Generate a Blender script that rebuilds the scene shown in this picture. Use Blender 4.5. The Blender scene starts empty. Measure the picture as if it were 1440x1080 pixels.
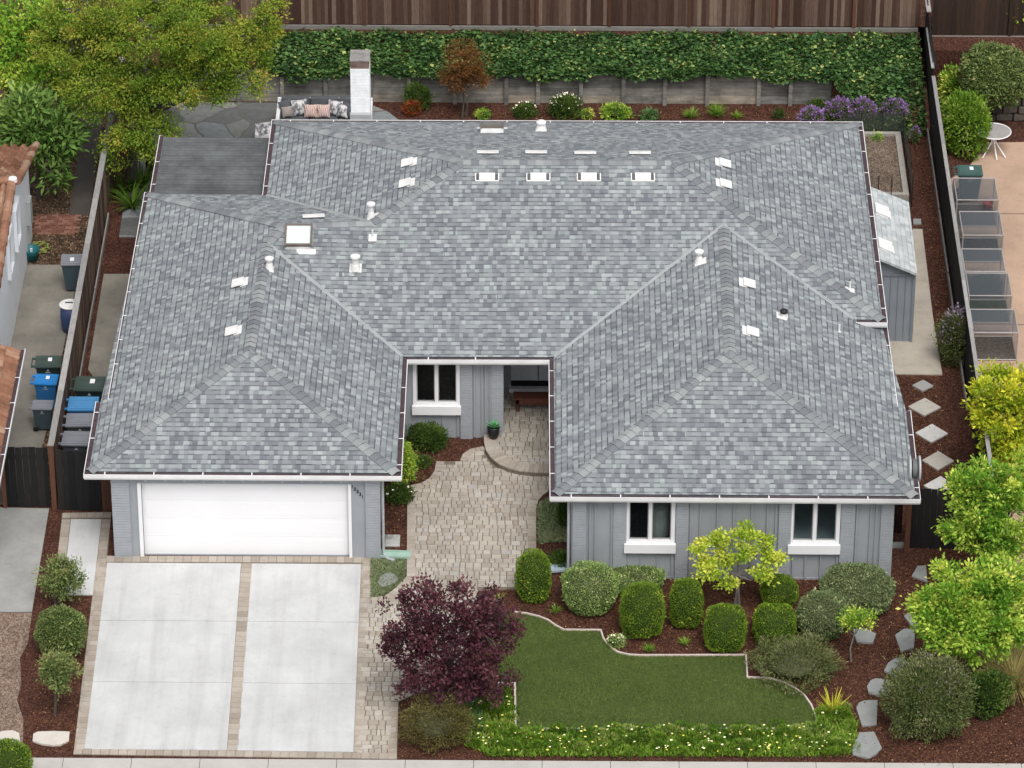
import bpy, bmesh, math, random
import numpy as np
from mathutils import Vector, Matrix
random.seed(7)
RNG = np.random.default_rng(11)
S = bpy.context.scene
COL = S.collection
# ---------------------------------------------------------------- camera, sky, sun, exposure
FPX = 6329.0
FW = np.array([-0.00536464, 0.85065201, -0.5257018])
RT = np.array([0.99997013, 0.00748907, 0.00191385])
UP = np.array([-0.00556503, 0.52567582, 0.85066677])
CAM = np.array([10.58060, -88.44462, 59.71531])
cd = bpy.data.cameras.new('camera'); co = bpy.data.objects.new('camera', cd); COL.objects.link(co)
cd.sensor_width = 36.0; cd.lens = FPX / 1440 * 36.0; cd.clip_start = 1.0; cd.clip_end = 2000
co.matrix_world = Matrix(((RT[0], UP[0], -FW[0], CAM[0]), (RT[1], UP[1], -FW[1], CAM[1]),
                          (RT[2], UP[2], -FW[2], CAM[2]), (0, 0, 0, 1)))
S.camera = co
SUN_EL, SUN_AZ = math.radians(60), math.radians(165)      # azimuth measured clockwise from +Y
w = bpy.data.worlds.new('World'); S.world = w; w.use_nodes = True
nt = w.node_tree; nt.nodes.clear()
sky = nt.nodes.new('ShaderNodeTexSky'); sky.sky_type = 'NISHITA'; sky.sun_disc = False
sky.sun_elevation = SUN_EL; sky.sun_rotation = SUN_AZ; sky.dust_density = 4.0; sky.ozone_density = 1.0
hs = nt.nodes.new('ShaderNodeHueSaturation'); hs.inputs['Saturation'].default_value = 0.16
bg = nt.nodes.new('ShaderNodeBackground'); bg.inputs['Strength'].default_value = 0.15
wo = nt.nodes.new('ShaderNodeOutputWorld')
nt.links.new(sky.outputs[0], hs.inputs['Color']); nt.links.new(hs.outputs[0], bg.inputs['Color']); nt.links.new(bg.outputs[0], wo.inputs[0])
sl = bpy.data.lights.new('sun', 'SUN'); sl.energy = 1.3; sl.angle = math.radians(28); sl.color = (1.0, 0.96, 0.9)
so = bpy.data.objects.new('sun', sl); COL.objects.link(so)
sd = Vector((math.sin(SUN_AZ) * math.cos(SUN_EL), math.cos(SUN_AZ) * math.cos(SUN_EL), math.sin(SUN_EL)))
so.rotation_euler = sd.to_track_quat('Z', 'Y').to_euler(); so.location = (0, 0, 60)
S.view_settings.view_transform = 'Standard'; S.view_settings.look = 'None'
S.view_settings.exposure = 0.25; S.view_settings.gamma = 1.0
S.cycles.max_bounces = 6; S.cycles.transparent_max_bounces = 12

# ---------------------------------------------------------------- surveying: photograph point -> place in the yard
def ray(px, py): return FW + RT * (px - 720) / FPX - UP * (py - 540) / FPX
def G(px, py, z=0.0):
    d = ray(px, py); return Vector(CAM + d * (z - CAM[2]) / d[2])
def PY(px, py, Y):
    d = ray(px, py); return Vector(CAM + d * (Y - CAM[1]) / d[1])
def PX(px, py, X):
    d = ray(px, py); return Vector(CAM + d * (X - CAM[0]) / d[0])
def XY(px, py, z=0.0):
    p = G(px, py, z); return (p.x, p.y)

# ---------------------------------------------------------------- materials
def new_mat(name):
    m = bpy.data.materials.new(name); m.use_nodes = True
    n = m.node_tree; b = n.nodes['Principled BSDF']; return m, n, b
def N(n, t, **kw):
    x = n.nodes.new(t)
    for k, v in kw.items():
        if hasattr(x, k): setattr(x, k, v)
        else: x.inputs[k].default_value = v
    return x
def L(n, a, b): n.links.new(a, b)
def ramp(n, fac, stops):
    r = n.nodes.new('ShaderNodeValToRGB'); e = r.color_ramp.elements
    while len(e) < len(stops): e.new(0.5)
    for el, (p, c) in zip(e, stops): el.position = p; el.color = (*c, 1)
    L(n, fac, r.inputs[0]); return r.outputs[0]
def mathn(n, op, a, b=None):
    x = n.nodes.new('ShaderNodeMath'); x.operation = op
    for i, v in enumerate((a, b)):
        if v is None: continue
        if isinstance(v, (int, float)): x.inputs[i].default_value = v
        else: L(n, v, x.inputs[i])
    return x.outputs[0]
def mixc(n, fac, a, b, mode='MIX'):
    x = n.nodes.new('ShaderNodeMix'); x.data_type = 'RGBA'; x.blend_type = mode
    for s, v in ((x.inputs[0], fac), (x.inputs[6], a), (x.inputs[7], b)):
        if isinstance(v, (int, float)): s.default_value = v
        elif isinstance(v, tuple): s.default_value = (*v, 1)
        else: L(n, v, s)
    return x.outputs[2]
def coords(n, kind='Object'): return n.nodes.new('ShaderNodeTexCoord').outputs[kind]
def geo_pos(n): return n.nodes.new('ShaderNodeNewGeometry').outputs['Position']
def noise(n, vec, scale, detail=4, rough=0.55):
    x = N(n, 'ShaderNodeTexNoise', Scale=scale, Detail=detail, Roughness=rough); L(n, vec, x.inputs['Vector']); return x.outputs['Fac']
def bump(n, b, h, strength, dist):
    x = N(n, 'ShaderNodeBump', Strength=strength, Distance=dist); L(n, h, x.inputs['Height']); L(n, x.outputs[0], b.inputs['Normal'])
MATS = {}
def plain(name, col, rough=0.7, var=0.12, scale=3.0, bmp=0.0, metal=0.0, bscale=60, spec=0.4):
    """even paint, metal or plastic with slight weathering"""
    if name in MATS: return MATS[name]
    m, n, b = new_mat(name); v = geo_pos(n)
    f = noise(n, v, scale, 5)
    lo = tuple(c * (1 - var) for c in col); hi = tuple(min(1, c * (1 + var)) for c in col)
    L(n, ramp(n, f, [(0.3, lo), (0.7, hi)]), b.inputs['Base Color'])
    b.inputs['Roughness'].default_value = rough; b.inputs['Metallic'].default_value = metal
    b.inputs['Specular IOR Level'].default_value = spec
    if bmp: bump(n, b, noise(n, v, bscale, 3), bmp, 0.01)
    MATS[name] = m; return m
def tinted(name, stops, rough=0.75, var=0.25, scale=25, stretch=(1, 1, 1), bmp=0.0, attr='tint', spec=0.3, stain=0.0, stain_scale=0.7):
    """colour picked per board / stone / tile by its own 'tint' attribute, plus grain"""
    m, n, b = new_mat(name)
    a = N(n, 'ShaderNodeAttribute', attribute_name=attr)
    mp = N(n, 'ShaderNodeMapping'); mp.inputs['Scale'].default_value = stretch; L(n, geo_pos(n), mp.inputs[0])
    g = noise(n, mp.outputs[0], scale, 5, 0.65)
    c = ramp(n, a.outputs['Fac'], stops)
    d = ramp(n, g, [(0.25, (1 - var,) * 3), (0.75, (1 + var,) * 3)])
    c = mixc(n, 1.0, c, d, 'MULTIPLY')
    if stain:
        s = noise(n, geo_pos(n), stain_scale, 6, 0.7)
        c = mixc(n, 1.0, c, ramp(n, s, [(0.35, (1 - stain,) * 3), (0.62, (1.0,) * 3)]), 'MULTIPLY')
    L(n, c, b.inputs['Base Color']); b.inputs['Roughness'].default_value = rough; b.inputs['Specular IOR Level'].default_value = spec
    if bmp: bump(n, b, g, bmp, 0.01)
    MATS[name] = m; return m
def leafmat(name, stops, rough=0.55, trans=0.25, spec=0.25, gain=1.7):
    stops = [(p, (c[0] * gain, c[1] * gain, c[2] * gain * .8)) for p, c in stops]; rough = max(rough, .55); spec *= .6
    m, n, b = new_mat(name)
    a = N(n, 'ShaderNodeAttribute', attribute_name='tint')
    c = ramp(n, a.outputs['Fac'], stops)
    L(n, c, b.inputs['Base Color']); b.inputs['Roughness'].default_value = rough; b.inputs['Specular IOR Level'].default_value = spec
    t = N(n, 'ShaderNodeBsdfTranslucent'); L(n, c, t.inputs['Color'])
    mx = N(n, 'ShaderNodeMixShader'); mx.inputs[0].default_value = trans
    L(n, b.outputs[0], mx.inputs[1]); L(n, t.outputs[0], mx.inputs[2])
    L(n, mx.outputs[0], n.nodes['Material Output'].inputs['Surface'])
    MATS[name] = m; return m
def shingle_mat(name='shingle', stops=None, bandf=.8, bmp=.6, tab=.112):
    m, n, b = new_mat(name)
    uv = coords(n, 'UV'); sp = N(n, 'ShaderNodeSeparateXYZ'); L(n, uv, sp.inputs[0])
    v = mathn(n, 'DIVIDE', sp.outputs[1], 0.142); row = mathn(n, 'FLOOR', v); fv = mathn(n, 'FRACT', v)
    cx = mathn(n, 'DIVIDE', sp.outputs[0], tab)
    cb = N(n, 'ShaderNodeCombineXYZ'); L(n, cx, cb.inputs[0]); L(n, mathn(n, 'ADD', mathn(n, 'MULTIPLY', row, 7.0), 0.5), cb.inputs[1])
    vo = N(n, 'ShaderNodeTexVoronoi', voronoi_dimensions='2D', feature='F1', Scale=1.0, Randomness=0.85); L(n, cb.outputs[0], vo.inputs['Vector'])
    r = N(n, 'ShaderNodeSeparateColor'); L(n, vo.outputs['Color'], r.inputs[0])
    c = ramp(n, r.outputs[0], stops or [(0.0, (.142, .154, .172)), (0.3, (.197, .211, .227)), (0.62, (.243, .26, .273)), (0.85, (.292, .314, .322)), (1.0, (.345, .378, .38))])
    c = mixc(n, mathn(n, 'MULTIPLY', mathn(n, 'GREATER_THAN', r.outputs[1], 0.9), 0.35), c, (.23, .275, .265))
    # butt edge shadow painted into the colour, together with a laminated shingle's printed band
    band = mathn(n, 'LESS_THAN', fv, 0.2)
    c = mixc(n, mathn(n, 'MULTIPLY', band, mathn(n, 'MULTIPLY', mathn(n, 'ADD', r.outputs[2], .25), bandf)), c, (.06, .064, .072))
    g = noise(n, uv, 160, 2); g2 = noise(n, uv, 0.55, 5, 0.6)
    c = mixc(n, 1.0, c, ramp(n, g, [(0.3, (.8,) * 3), (0.7, (1.2,) * 3)]), 'MULTIPLY')
    mp = N(n, 'ShaderNodeMapping'); mp.inputs['Scale'].default_value = (2.2, .22, 1); L(n, uv, mp.inputs[0])
    c = mixc(n, 1.0, c, ramp(n, noise(n, mp.outputs[0], 1.0, 5, .65), [(0.3, (.90, .905, .91)), (0.6, (1.03,) * 3)]), 'MULTIPLY')
    c = mixc(n, 1.0, c, ramp(n, g2, [(0.3, (.94, .945, .95)), (0.7, (1.04, 1.04, 1.03))]), 'MULTIPLY')
    L(n, c, b.inputs['Base Color']); b.inputs['Roughness'].default_value = 0.9; b.inputs['Specular IOR Level'].default_value = 0.35
    hgt = mathn(n, 'ADD', mathn(n, 'SUBTRACT', 1.0, fv), mathn(n, 'MULTIPLY', r.outputs[2], 0.35))
    bump(n, b, hgt, bmp, 0.016)
    MATS[name] = m; return m
def mulch_mat(name, stops, scale=55, stain=0.25):
    m, n, b = new_mat(name); v = geo_pos(n)
    mp = N(n, 'ShaderNodeMapping'); mp.inputs['Scale'].default_value = (1, 0.55, 1); mp.inputs['Rotation'].default_value = (0, 0, 0.6)
    nz = N(n, 'ShaderNodeTexNoise', Scale=9.0); L(n, v, nz.inputs['Vector'])
    add = N(n, 'ShaderNodeVectorMath', operation='ADD'); sc = N(n, 'ShaderNodeVectorMath', operation='SCALE'); sc.inputs['Scale'].default_value = 0.12
    L(n, nz.outputs['Color'], sc.inputs[0]); L(n, v, add.inputs[0]); L(n, sc.outputs[0], add.inputs[1]); L(n, add.outputs[0], mp.inputs[0])
    vo = N(n, 'ShaderNodeTexVoronoi', Scale=scale, Randomness=1.0); L(n, mp.outputs[0], vo.inputs['Vector'])
    r = N(n, 'ShaderNodeSeparateColor'); L(n, vo.outputs['Color'], r.inputs[0])
    c = ramp(n, r.outputs[0], stops)
    g = noise(n, v, 1.3, 6, 0.65)
    c = mixc(n, 1.0, c, ramp(n, g, [(0.35, (1 - stain,) * 3), (0.65, (1 + stain * .6,) * 3)]), 'MULTIPLY')
    L(n, c, b.inputs['Base Color']); b.inputs['Roughness'].default_value = 0.95; b.inputs['Specular IOR Level'].default_value = 0.15
    bump(n, b, vo.outputs['Distance'], 0.9, 0.02)
    MATS[name] = m; return m
def concrete_mat(name, base, stain=0.25, tone=(1, 1, 1), scale=0.9, crack=False):
    m, n, b = new_mat(name); v = geo_pos(n)
    f1 = noise(n, v, scale, 7, 0.68); f2 = noise(n, v, 30, 4, 0.6); f3 = noise(n, v, 4.2, 5, 0.75)
    c = ramp(n, f1, [(0.3, tuple(x * (1 - stain) for x in base)), (0.66, base)])
    c = mixc(n, 1.0, c, ramp(n, f2, [(0.25, (.93,) * 3), (0.75, (1.05,) * 3)]), 'MULTIPLY')
    c = mixc(n, 1.0, c, ramp(n, f3, [(0.28, (1 - stain * .55,) * 3), (0.45, (1,) * 3)]), 'MULTIPLY')
    if crack:                       # tyre tracks up the drive, a few oil drips
        mp = N(n, 'ShaderNodeMapping'); mp.inputs['Scale'].default_value = (2.6, .16, 1); L(n, v, mp.inputs[0])
        c = mixc(n, 1.0, c, ramp(n, noise(n, mp.outputs[0], 1.0, 4, .6), [(.32, (.90, .895, .885)), (.52, (1.02,) * 3)]), 'MULTIPLY')
        mp2 = N(n, 'ShaderNodeMapping'); mp2.inputs['Scale'].default_value = (1.0, 1.9, 1); L(n, v, mp2.inputs[0])
        sp = noise(n, mp2.outputs[0], 2.3, 7, .75)
        c = mixc(n, 1.0, c, ramp(n, sp, [(.26, (.74, .735, .72)), (.35, (1,) * 3)]), 'MULTIPLY')
    L(n, c, b.inputs['Base Color']); b.inputs['Roughness'].default_value = 0.85; b.inputs['Specular IOR Level'].default_value = 0.3
    bump(n, b, f2, 0.12, 0.01)
    MATS[name] = m; return m
def flag_mat(name, stops, scale=1.6, joint=(.12, .11, .1)):
    m, n, b = new_mat(name); v = geo_pos(n)
    nz = N(n, 'ShaderNodeTexNoise', Scale=2.0); L(n, v, nz.inputs['Vector'])
    add = N(n, 'ShaderNodeVectorMath', operation='ADD'); sc = N(n, 'ShaderNodeVectorMath', operation='SCALE'); sc.inputs['Scale'].default_value = 0.25
    L(n, nz.outputs['Color'], sc.inputs[0]); L(n, v, add.inputs[0]); L(n, sc.outputs[0], add.inputs[1])
    vo = N(n, 'ShaderNodeTexVoronoi', voronoi_dimensions='2D', Scale=scale); L(n, add.outputs[0], vo.inputs['Vector'])
    ve = N(n, 'ShaderNodeTexVoronoi', voronoi_dimensions='2D', feature='DISTANCE_TO_EDGE', Scale=scale); L(n, add.outputs[0], ve.inputs['Vector'])
    r = N(n, 'ShaderNodeSeparateColor'); L(n, vo.outputs['Color'], r.inputs[0])
    c = ramp(n, r.outputs[0], stops)
    c = mixc(n, 1.0, c, ramp(n, noise(n, v, 6, 5, .7), [(0.3, (.75,) * 3), (0.7, (1.15,) * 3)]), 'MULTIPLY')
    c = mixc(n, mathn(n, 'LESS_THAN', ve.outputs['Distance'], 0.03), c, joint)
    L(n, c, b.inputs['Base Color']); b.inputs['Roughness'].default_value = 0.85
    MATS[name] = m; return m
def glass_mat(name, tint=(0.02, 0.022, 0.025), through=0.55):
    m, n, b = new_mat(name)
    b.inputs['Base Color'].default_value = (*tint, 1); b.inputs['Roughness'].default_value = 0.04; b.inputs['Specular IOR Level'].default_value = 0.5
    t = N(n, 'ShaderNodeBsdfTransparent'); t.inputs['Color'].default_value = (.85, .88, .88, 1)
    mx = N(n, 'ShaderNodeMixShader'); mx.inputs[0].default_value = through
    L(n, b.outputs[0], mx.inputs[1]); L(n, t.outputs[0], mx.inputs[2]); L(n, mx.outputs[0], n.nodes['Material Output'].inputs['Surface'])
    MATS[name] = m; return m

# ---------------------------------------------------------------- mesh building
def attach(o, parent):
    o.parent = parent; o.matrix_parent_inverse = Matrix.Translation(-parent.location)
class MB:
    def __init__(s): s.v = []; s.f = []; s.mi = []; s.t = []
    def vert(s, p): s.v.append((float(p[0]), float(p[1]), float(p[2]))); return len(s.v) - 1
    def face(s, pts, mi=0, t=0.5): s.f.append([s.vert(p) for p in pts]); s.mi.append(mi); s.t.append(t)
    def box(s, c, d, mi=0, t=0.5, ax=None, skip=()):
        """box by centre and full size; ax = three unit axes"""
        c = Vector(c); X, Y, Z = ax if ax else (Vector((1, 0, 0)), Vector((0, 1, 0)), Vector((0, 0, 1)))
        hx, hy, hz = (q / 2 for q in d); k = len(s.v)
        for a, b_, e in ((-1, -1, -1), (1, -1, -1), (1, 1, -1), (-1, 1, -1), (-1, -1, 1), (1, -1, 1), (1, 1, 1), (-1, 1, 1)):
            s.vert(c + X * (a * hx) + Y * (b_ * hy) + Z * (e * hz))
        for i, q in enumerate(((3, 2, 1, 0), (4, 5, 6, 7), (0, 1, 5, 4), (1, 2, 6, 5), (2, 3, 7, 6), (3, 0, 4, 7))):
            if i in skip: continue
            s.f.append([k + j for j in q]); s.mi.append(mi); s.t.append(t)
    def bx(s, x0, x1, y0, y1, z0, z1, mi=0, t=0.5): s.box(((x0 + x1) / 2, (y0 + y1) / 2, (z0 + z1) / 2), (x1 - x0, y1 - y0, z1 - z0), mi, t)
    def prism(s, poly, z0, z1, mi=0, t=0.5, mside=None, bottom=True):
        n_ = len(poly)
        a = sum(poly[i][0] * poly[(i + 1) % n_][1] - poly[(i + 1) % n_][0] * poly[i][1] for i in range(n_))
        if a < 0: poly = poly[::-1]
        s.face([(p[0], p[1], z1) for p in poly], mi, t)
        if bottom: s.face([(p[0], p[1], z0) for p in poly[::-1]], mi, t)
        for i in range(n_):
            p, q = poly[i], poly[(i + 1) % n_]
            s.face([(p[0], p[1], z0), (q[0], q[1], z0), (q[0], q[1], z1), (p[0], p[1], z1)], mi if mside is None else mside, t)
    def tube(s, path, radii, seg=8, mi=0, t=0.5, cap=True):
        path = [Vector(p) for p in path]
        if isinstance(radii, (int, float)): radii = [radii] * len(path)
        rings = []; ref = Vector((0.13, 0.31, 0.94)).normalized()
        for i, p in enumerate(path):
            d = (path[min(i + 1, len(path) - 1)] - path[max(i - 1, 0)]).normalized()
            a = d.cross(ref)
            if a.length < 1e-3: a = d.cross(Vector((1, 0, 0)))
            a.normalize(); b_ = d.cross(a)
            rings.append([s.vert(p + (a * math.cos(2 * math.pi * j / seg) + b_ * math.sin(2 * math.pi * j / seg)) * radii[i]) for j in range(seg)])
        for i in range(len(path) - 1):
            for j in range(seg):
                s.f.append([rings[i][j], rings[i][(j + 1) % seg], rings[i + 1][(j + 1) % seg], rings[i + 1][j]]); s.mi.append(mi); s.t.append(t)
        if cap:
            s.f.append(rings[0][::-1]); s.mi.append(mi); s.t.append(t); s.f.append(rings[-1]); s.mi.append(mi); s.t.append(t)
    def lathe(s, c, prof, seg=20, mi=0, t=0.5, ax=None):
        """prof = [(radius, height)] turned about the local z axis at c"""
        c = Vector(c); X, Y, Z = ax if ax else (Vector((1, 0, 0)), Vector((0, 1, 0)), Vector((0, 0, 1)))
        rings = [[s.vert(c + X * (r * math.cos(2 * math.pi * j / seg)) + Y * (r * math.sin(2 * math.pi * j / seg)) + Z * h) for j in range(seg)] for r, h in prof]
        for i in range(len(prof) - 1):
            for j in range(seg):
                s.f.append([rings[i][j], rings[i][(j + 1) % seg], rings[i + 1][(j + 1) % seg], rings[i + 1][j]]); s.mi.append(mi); s.t.append(t)
        s.f.append(rings[0][::-1]); s.mi.append(mi); s.t.append(t); s.f.append(rings[-1]); s.mi.append(mi); s.t.append(t)
    def build(s, name, mats, parent=None, smooth=False, bevel=0.0):
        me = bpy.data.meshes.new(name); me.from_pydata(s.v, [], s.f)
        if not isinstance(mats, (list, tuple)): mats = [mats]
        for m in mats: me.materials.append(m)
        me.polygons.foreach_set('material_index', s.mi)
        at = me.attributes.new('tint', 'FLOAT', 'FACE'); at.data.foreach_set('value', s.t)
        if smooth: me.polygons.foreach_set('use_smooth', [True] * len(s.f))
        me.update()
        o = bpy.data.objects.new(name, me); COL.objects.link(o)
        if parent: attach(o, parent)
        if bevel:
            md = o.modifiers.new('bevel', 'BEVEL'); md.width = bevel; md.segments = 2; md.limit_method = 'ANGLE'
        return o
def tag(o, label=None, cat=None, group=None, kind=None):
    if label: o['label'] = label
    if cat: o['category'] = cat
    if group: o['group'] = group
    if kind: o['kind'] = kind
    return o
def thing(name, label, cat, group=None, loc=None):
    o = bpy.data.objects.new(name, None); o.empty_display_size = 0.2; COL.objects.link(o)
    if loc is not None: o.location = loc
    return tag(o, label, cat, group)
def offs(loc):
    """parts of a thing placed at loc are modelled about the thing's base"""
    return Vector(loc)
def structure(o, label=None, cat=None): return tag(o, label, cat, None, 'structure')
def pxpoly(pts, z=0.0): return [XY(x, y, z) for x, y in pts]

# leaves: every leaf a small folded blade of its own
def leafmesh(name, P, D, size, mat, parent=None, tint=None, aspect=0.5, fold=0.12, updir=1.0, rng=RNG):
    n_ = len(P); size = np.broadcast_to(np.asarray(size, float), (n_,))
    D = D / (np.linalg.norm(D, axis=1, keepdims=True) + 1e-9)
    R = rng.normal(size=(n_, 3)); R[:, 2] += updir * 2.0
    Sd = np.cross(D, R); Sd /= (np.linalg.norm(Sd, axis=1, keepdims=True) + 1e-9)
    Nn = np.cross(Sd, D)
    s1 = size[:, None]
    V = np.empty((n_, 4, 3))
    V[:, 0] = P; V[:, 2] = P + D * s1
    mid = P + D * s1 * 0.5 + Nn * s1 * fold
    V[:, 1] = mid + Sd * s1 * aspect * 0.5; V[:, 3] = mid - Sd * s1 * aspect * 0.5
    me = bpy.data.meshes.new(name)
    me.vertices.add(n_ * 4); me.vertices.foreach_set('co', V.reshape(-1))
    me.loops.add(n_ * 4); me.loops.foreach_set('vertex_index', np.arange(n_ * 4, dtype=np.int32))
    me.polygons.add(n_); me.polygons.foreach_set('loop_start', np.arange(0, n_ * 4, 4, dtype=np.int32))
    me.materials.append(mat)
    at = me.attributes.new('tint', 'FLOAT', 'FACE')
    if tint is None: tint = rng.random(n_)
    at.data.foreach_set('value', np.clip(tint, 0, 1).astype(np.float32))
    me.update(calc_edges=True); me.validate()
    o = bpy.data.objects.new(name, me); COL.objects.link(o)
    if parent: attach(o, parent)
    return o
def unit(n_, rng=RNG):
    v = rng.normal(size=(n_, 3)); return v / np.linalg.norm(v, axis=1, keepdims=True)
# ---------------------------------------------------------------- shared materials
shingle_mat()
wall_grey = plain('wall_grey_paint', (.315, .333, .36), .75, .08, 1.2)
batten_grey = plain('batten_grey_paint', (.295, .312, .338), .75, .08, 1.2)
brick_grey = plain('painted_brick', (.335, .354, .385), .85, .06, 5)
white = plain('white_paint', (.80, .80, .82), .45, .03, 1.0)
door_white = plain('garage_door_white', (.84, .84, .86), .5, .02, .8)
white_metal = plain('white_metal', (.74, .73, .72), .5, .12, 4)
gutter_white = plain('gutter_white', (.76, .75, .76), .5, .09, 2.2)
gutter_dirt = plain('gutter_debris', (.062, .04, .046), .95, .35, 9)
flashing = plain('valley_metal', (.36, .375, .385), .5, .1, 3)
dark_metal = plain('dark_metal', (.02, .02, .022), .45, .2)
black = plain('black_plastic', (.012, .012, .014), .4, .2)
bronze = plain('skylight_frame_bronze', (.15, .125, .11), .5, .15, 6)
glass = glass_mat('window_glass', through=.8)
curtain_dark = plain('room_fabric', (.10, .12, .13), .9)
sky_dome = plain('skylight_dome', (.62, .66, .65), .12, .02, spec=.6)
sky_glass = plain('skylight_glass', (.23, .26, .26), .12, .05, spec=.6)
cap_mat = tinted('ridge_shingle', [(0, (.155, .165, .18)), (.5, (.22, .232, .242)), (1, (.30, .315, .315))], .9, .2, 70, bmp=.3)

cap_butt = plain('asphalt_butt_shade', (.035, .037, .042), .9)  # black asphalt core; its dark tone also paints in the caps' shadow lines
# ---------------------------------------------------------------- the house
H0 = 2.4557                      # height of the low eaves
house = thing('house', 'single storey grey house with hipped shingle roof and white garage door', 'house', None, (10, 6, 0))
zz = {'lo': H0, 'e2': H0 + .107, 'hi': H0 + .39}
ev = dict(C1=G(117, 667.5, zz['lo']), C2=G(565, 670, zz['lo']), C3=G(573.5, 506, zz['lo']), E3=G(134.5, 564.5, zz['lo']),
          E1=G(203, 270, zz['e2']), E2=G(151.5, 560, zz['e2']), W1=G(773, 699, zz['lo']), W2=G(1295, 702.5, zz['lo']), W3=G(771.5, 506.5, zz['lo']),
          J1=G(1281, 577, zz['lo']), J2=G(1263, 571, H0 + .09), B1=G(382, 168, zz['hi']), B2=G(1213, 171, zz['hi']), B3=G(1248.5, 454, zz['hi']),
          S1=G(1201.5, 453.5, zz['hi']), V1=G(368.5, 275, zz['hi']))
ev['J3'] = Vector((ev['J2'].x - .02, 7.3, H0 + .09))
ev['Eb'] = Vector((3.6, ev['E1'].y, zz['e2']))
pk = dict(A1=G(651, 226.5, H0 + 2.01), A2=G(946, 227.5, H0 + 2.01), D1=G(350, 494, H0 + 1.17), D2=G(376.5, 342, H0 + 1.17),
          D3=G(399, 317, H0 + 1.33), D4=G(523, 312.5, H0 + 1.33), R1=G(1026.5, 494.5, H0 + 1.36), R2=G(1017.5, 316.5, H0 + 1.36))
EAVES = [['Eb', 'E1', 'E2'], ['E3', 'C1', 'C2', 'C3', 'W3', 'W1', 'W2', 'J1'], ['J2', 'J3'], ['V1', 'B1', 'B2', 'B3', 'S1']]
def mitres(path):
    """outward unit offsets in plan at every corner of an eave walked with the house on one side"""
    P = [Vector((p.x, p.y)) for p in path]; out = []
    nor = []
    for a, b_ in zip(P[:-1], P[1:]):
        d = (b_ - a).normalized(); nor.append(Vector((d.y, -d.x)))
    for i in range(len(P)):
        if i == 0: m = nor[0]
        elif i == len(P) - 1: m = nor[-1]
        else:
            m = nor[i - 1] + nor[i]; m = m / max(.2, (m.dot(nor[i])))
        out.append(m)
    return out
SIDE = {0: 1, 1: 1, 2: -1, 3: -1}
re = {}                           # roof edge: the gutter's outer lip moved in
INSET = .125
for gi, keys in enumerate(EAVES):
    pth = [ev[k] for k in keys]; ms = mitres(pth)
    c = Vector((10, 6))
    mid = (Vector((pth[0].x, pth[0].y)) + Vector((pth[1].x, pth[1].y))) / 2
    for k, p, m in zip(keys, pth, ms): re[k] = (p, m)
def flip_for(keys):               # does the computed offset point away from the roof?
    return {'Eb': -1, 'E3': -1, 'J2': -1, 'V1': -1}[keys[0]]
sgn = {}
for keys in EAVES:
    # test with a roof point beside the first eave run
    a, b_ = ev[keys[0]], ev[keys[1]]
    inner = {'Eb': pk['D3'], 'E3': pk['D1'], 'J2': pk['R1'], 'V1': pk['D4']}[keys[0]]
    m = mitres([ev[k] for k in keys])[0]
    s_ = 1 if (Vector((inner.x - a.x, inner.y - a.y)).dot(m) < 0) else -1
    for k in keys: sgn[k] = s_
def edge(k):
    p, m = re[k]; m = m * sgn[k]
    return Vector((p.x - m.x * INSET, p.y - m.y * INSET, p.z + .012))
V = {k: edge(k) for k in ev}; V.update(pk)
V['S2'] = Vector((V['S1'].x + .9, V['S1'].y - .02, H0 + .14))      # wing roof running on under the main eave
V['J3'] = Vector((V['J3'].x, V['S1'].y + .1, V['J3'].z))
FACES = dict(front=['C3', 'W3', 'R2', 'S1', 'B3', 'A2', 'A1', 'D4', 'D3', 'D2'], back=['B2', 'B1', 'A1', 'A2'], right=['B3', 'B2', 'A2'],
             left=['B1', 'V1', 'D4', 'A1'], wing_back=['Eb', 'E1', 'D3', 'D4', 'V1'], g_left=['E1', 'E2', 'E3', 'C1', 'D1', 'D2', 'D3'],
             g_front=['C1', 'C2', 'D1'], g_right=['C2', 'C3', 'D2', 'D1'], w_left=['W3', 'W1', 'R1', 'R2'], w_front=['W1', 'W2', 'R1'],
             w_right=['W2', 'J1', 'J2', 'J3', 'S1', 'R2', 'R1'])
FN = {}
def newell(pts):
    n_ = Vector((0, 0, 0))
    for i in range(len(pts)):
        a, b_ = pts[i], pts[(i + 1) % len(pts)]
        n_ += Vector(((a.y - b_.y) * (a.z + b_.z), (a.z - b_.z) * (a.x + b_.x), (a.x - b_.x) * (a.y + b_.y)))
    return n_.normalized()
bm = bmesh.new(); uvl = bm.loops.layers.uv.new('UVMap'); bv = {}
sof = MB()
for i, (nm, ks) in enumerate(FACES.items()):
    pts = [V[k] for k in ks]; n_ = newell(pts)
    if n_.z < 0: pts = pts[::-1]; n_ = -n_
    FN[nm] = (n_, sum(pts, Vector()) / len(pts))
    up = (Vector((0, 0, 1)) - n_ * n_.z).normalized(); ea = up.cross(n_)
    f = bm.faces.new([bm.verts.new(p) for p in pts])
    for lp in f.loops:
        lp[uvl].uv = (lp.vert.co.dot(ea) + 3.37 * i, lp.vert.co.dot(up) + 1.13 * i)
    sof.face([p - Vector((0, 0, .11)) for p in pts[::-1]])
bmesh.ops.triangulate(bm, faces=bm.faces[:])
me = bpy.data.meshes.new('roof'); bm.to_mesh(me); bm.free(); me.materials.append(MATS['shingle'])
roof = bpy.data.objects.new('roof', me); COL.objects.link(roof); attach(roof, house)
sof.build('soffit', batten_grey, house)
def RP(face, px, py):
    """where the sight line through a photograph point meets a roof slope"""
    n_, c = FN[face]; d = Vector(ray(px, py)); o = Vector(CAM)
    return o + d * ((c - o).dot(n_) / d.dot(n_))
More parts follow.
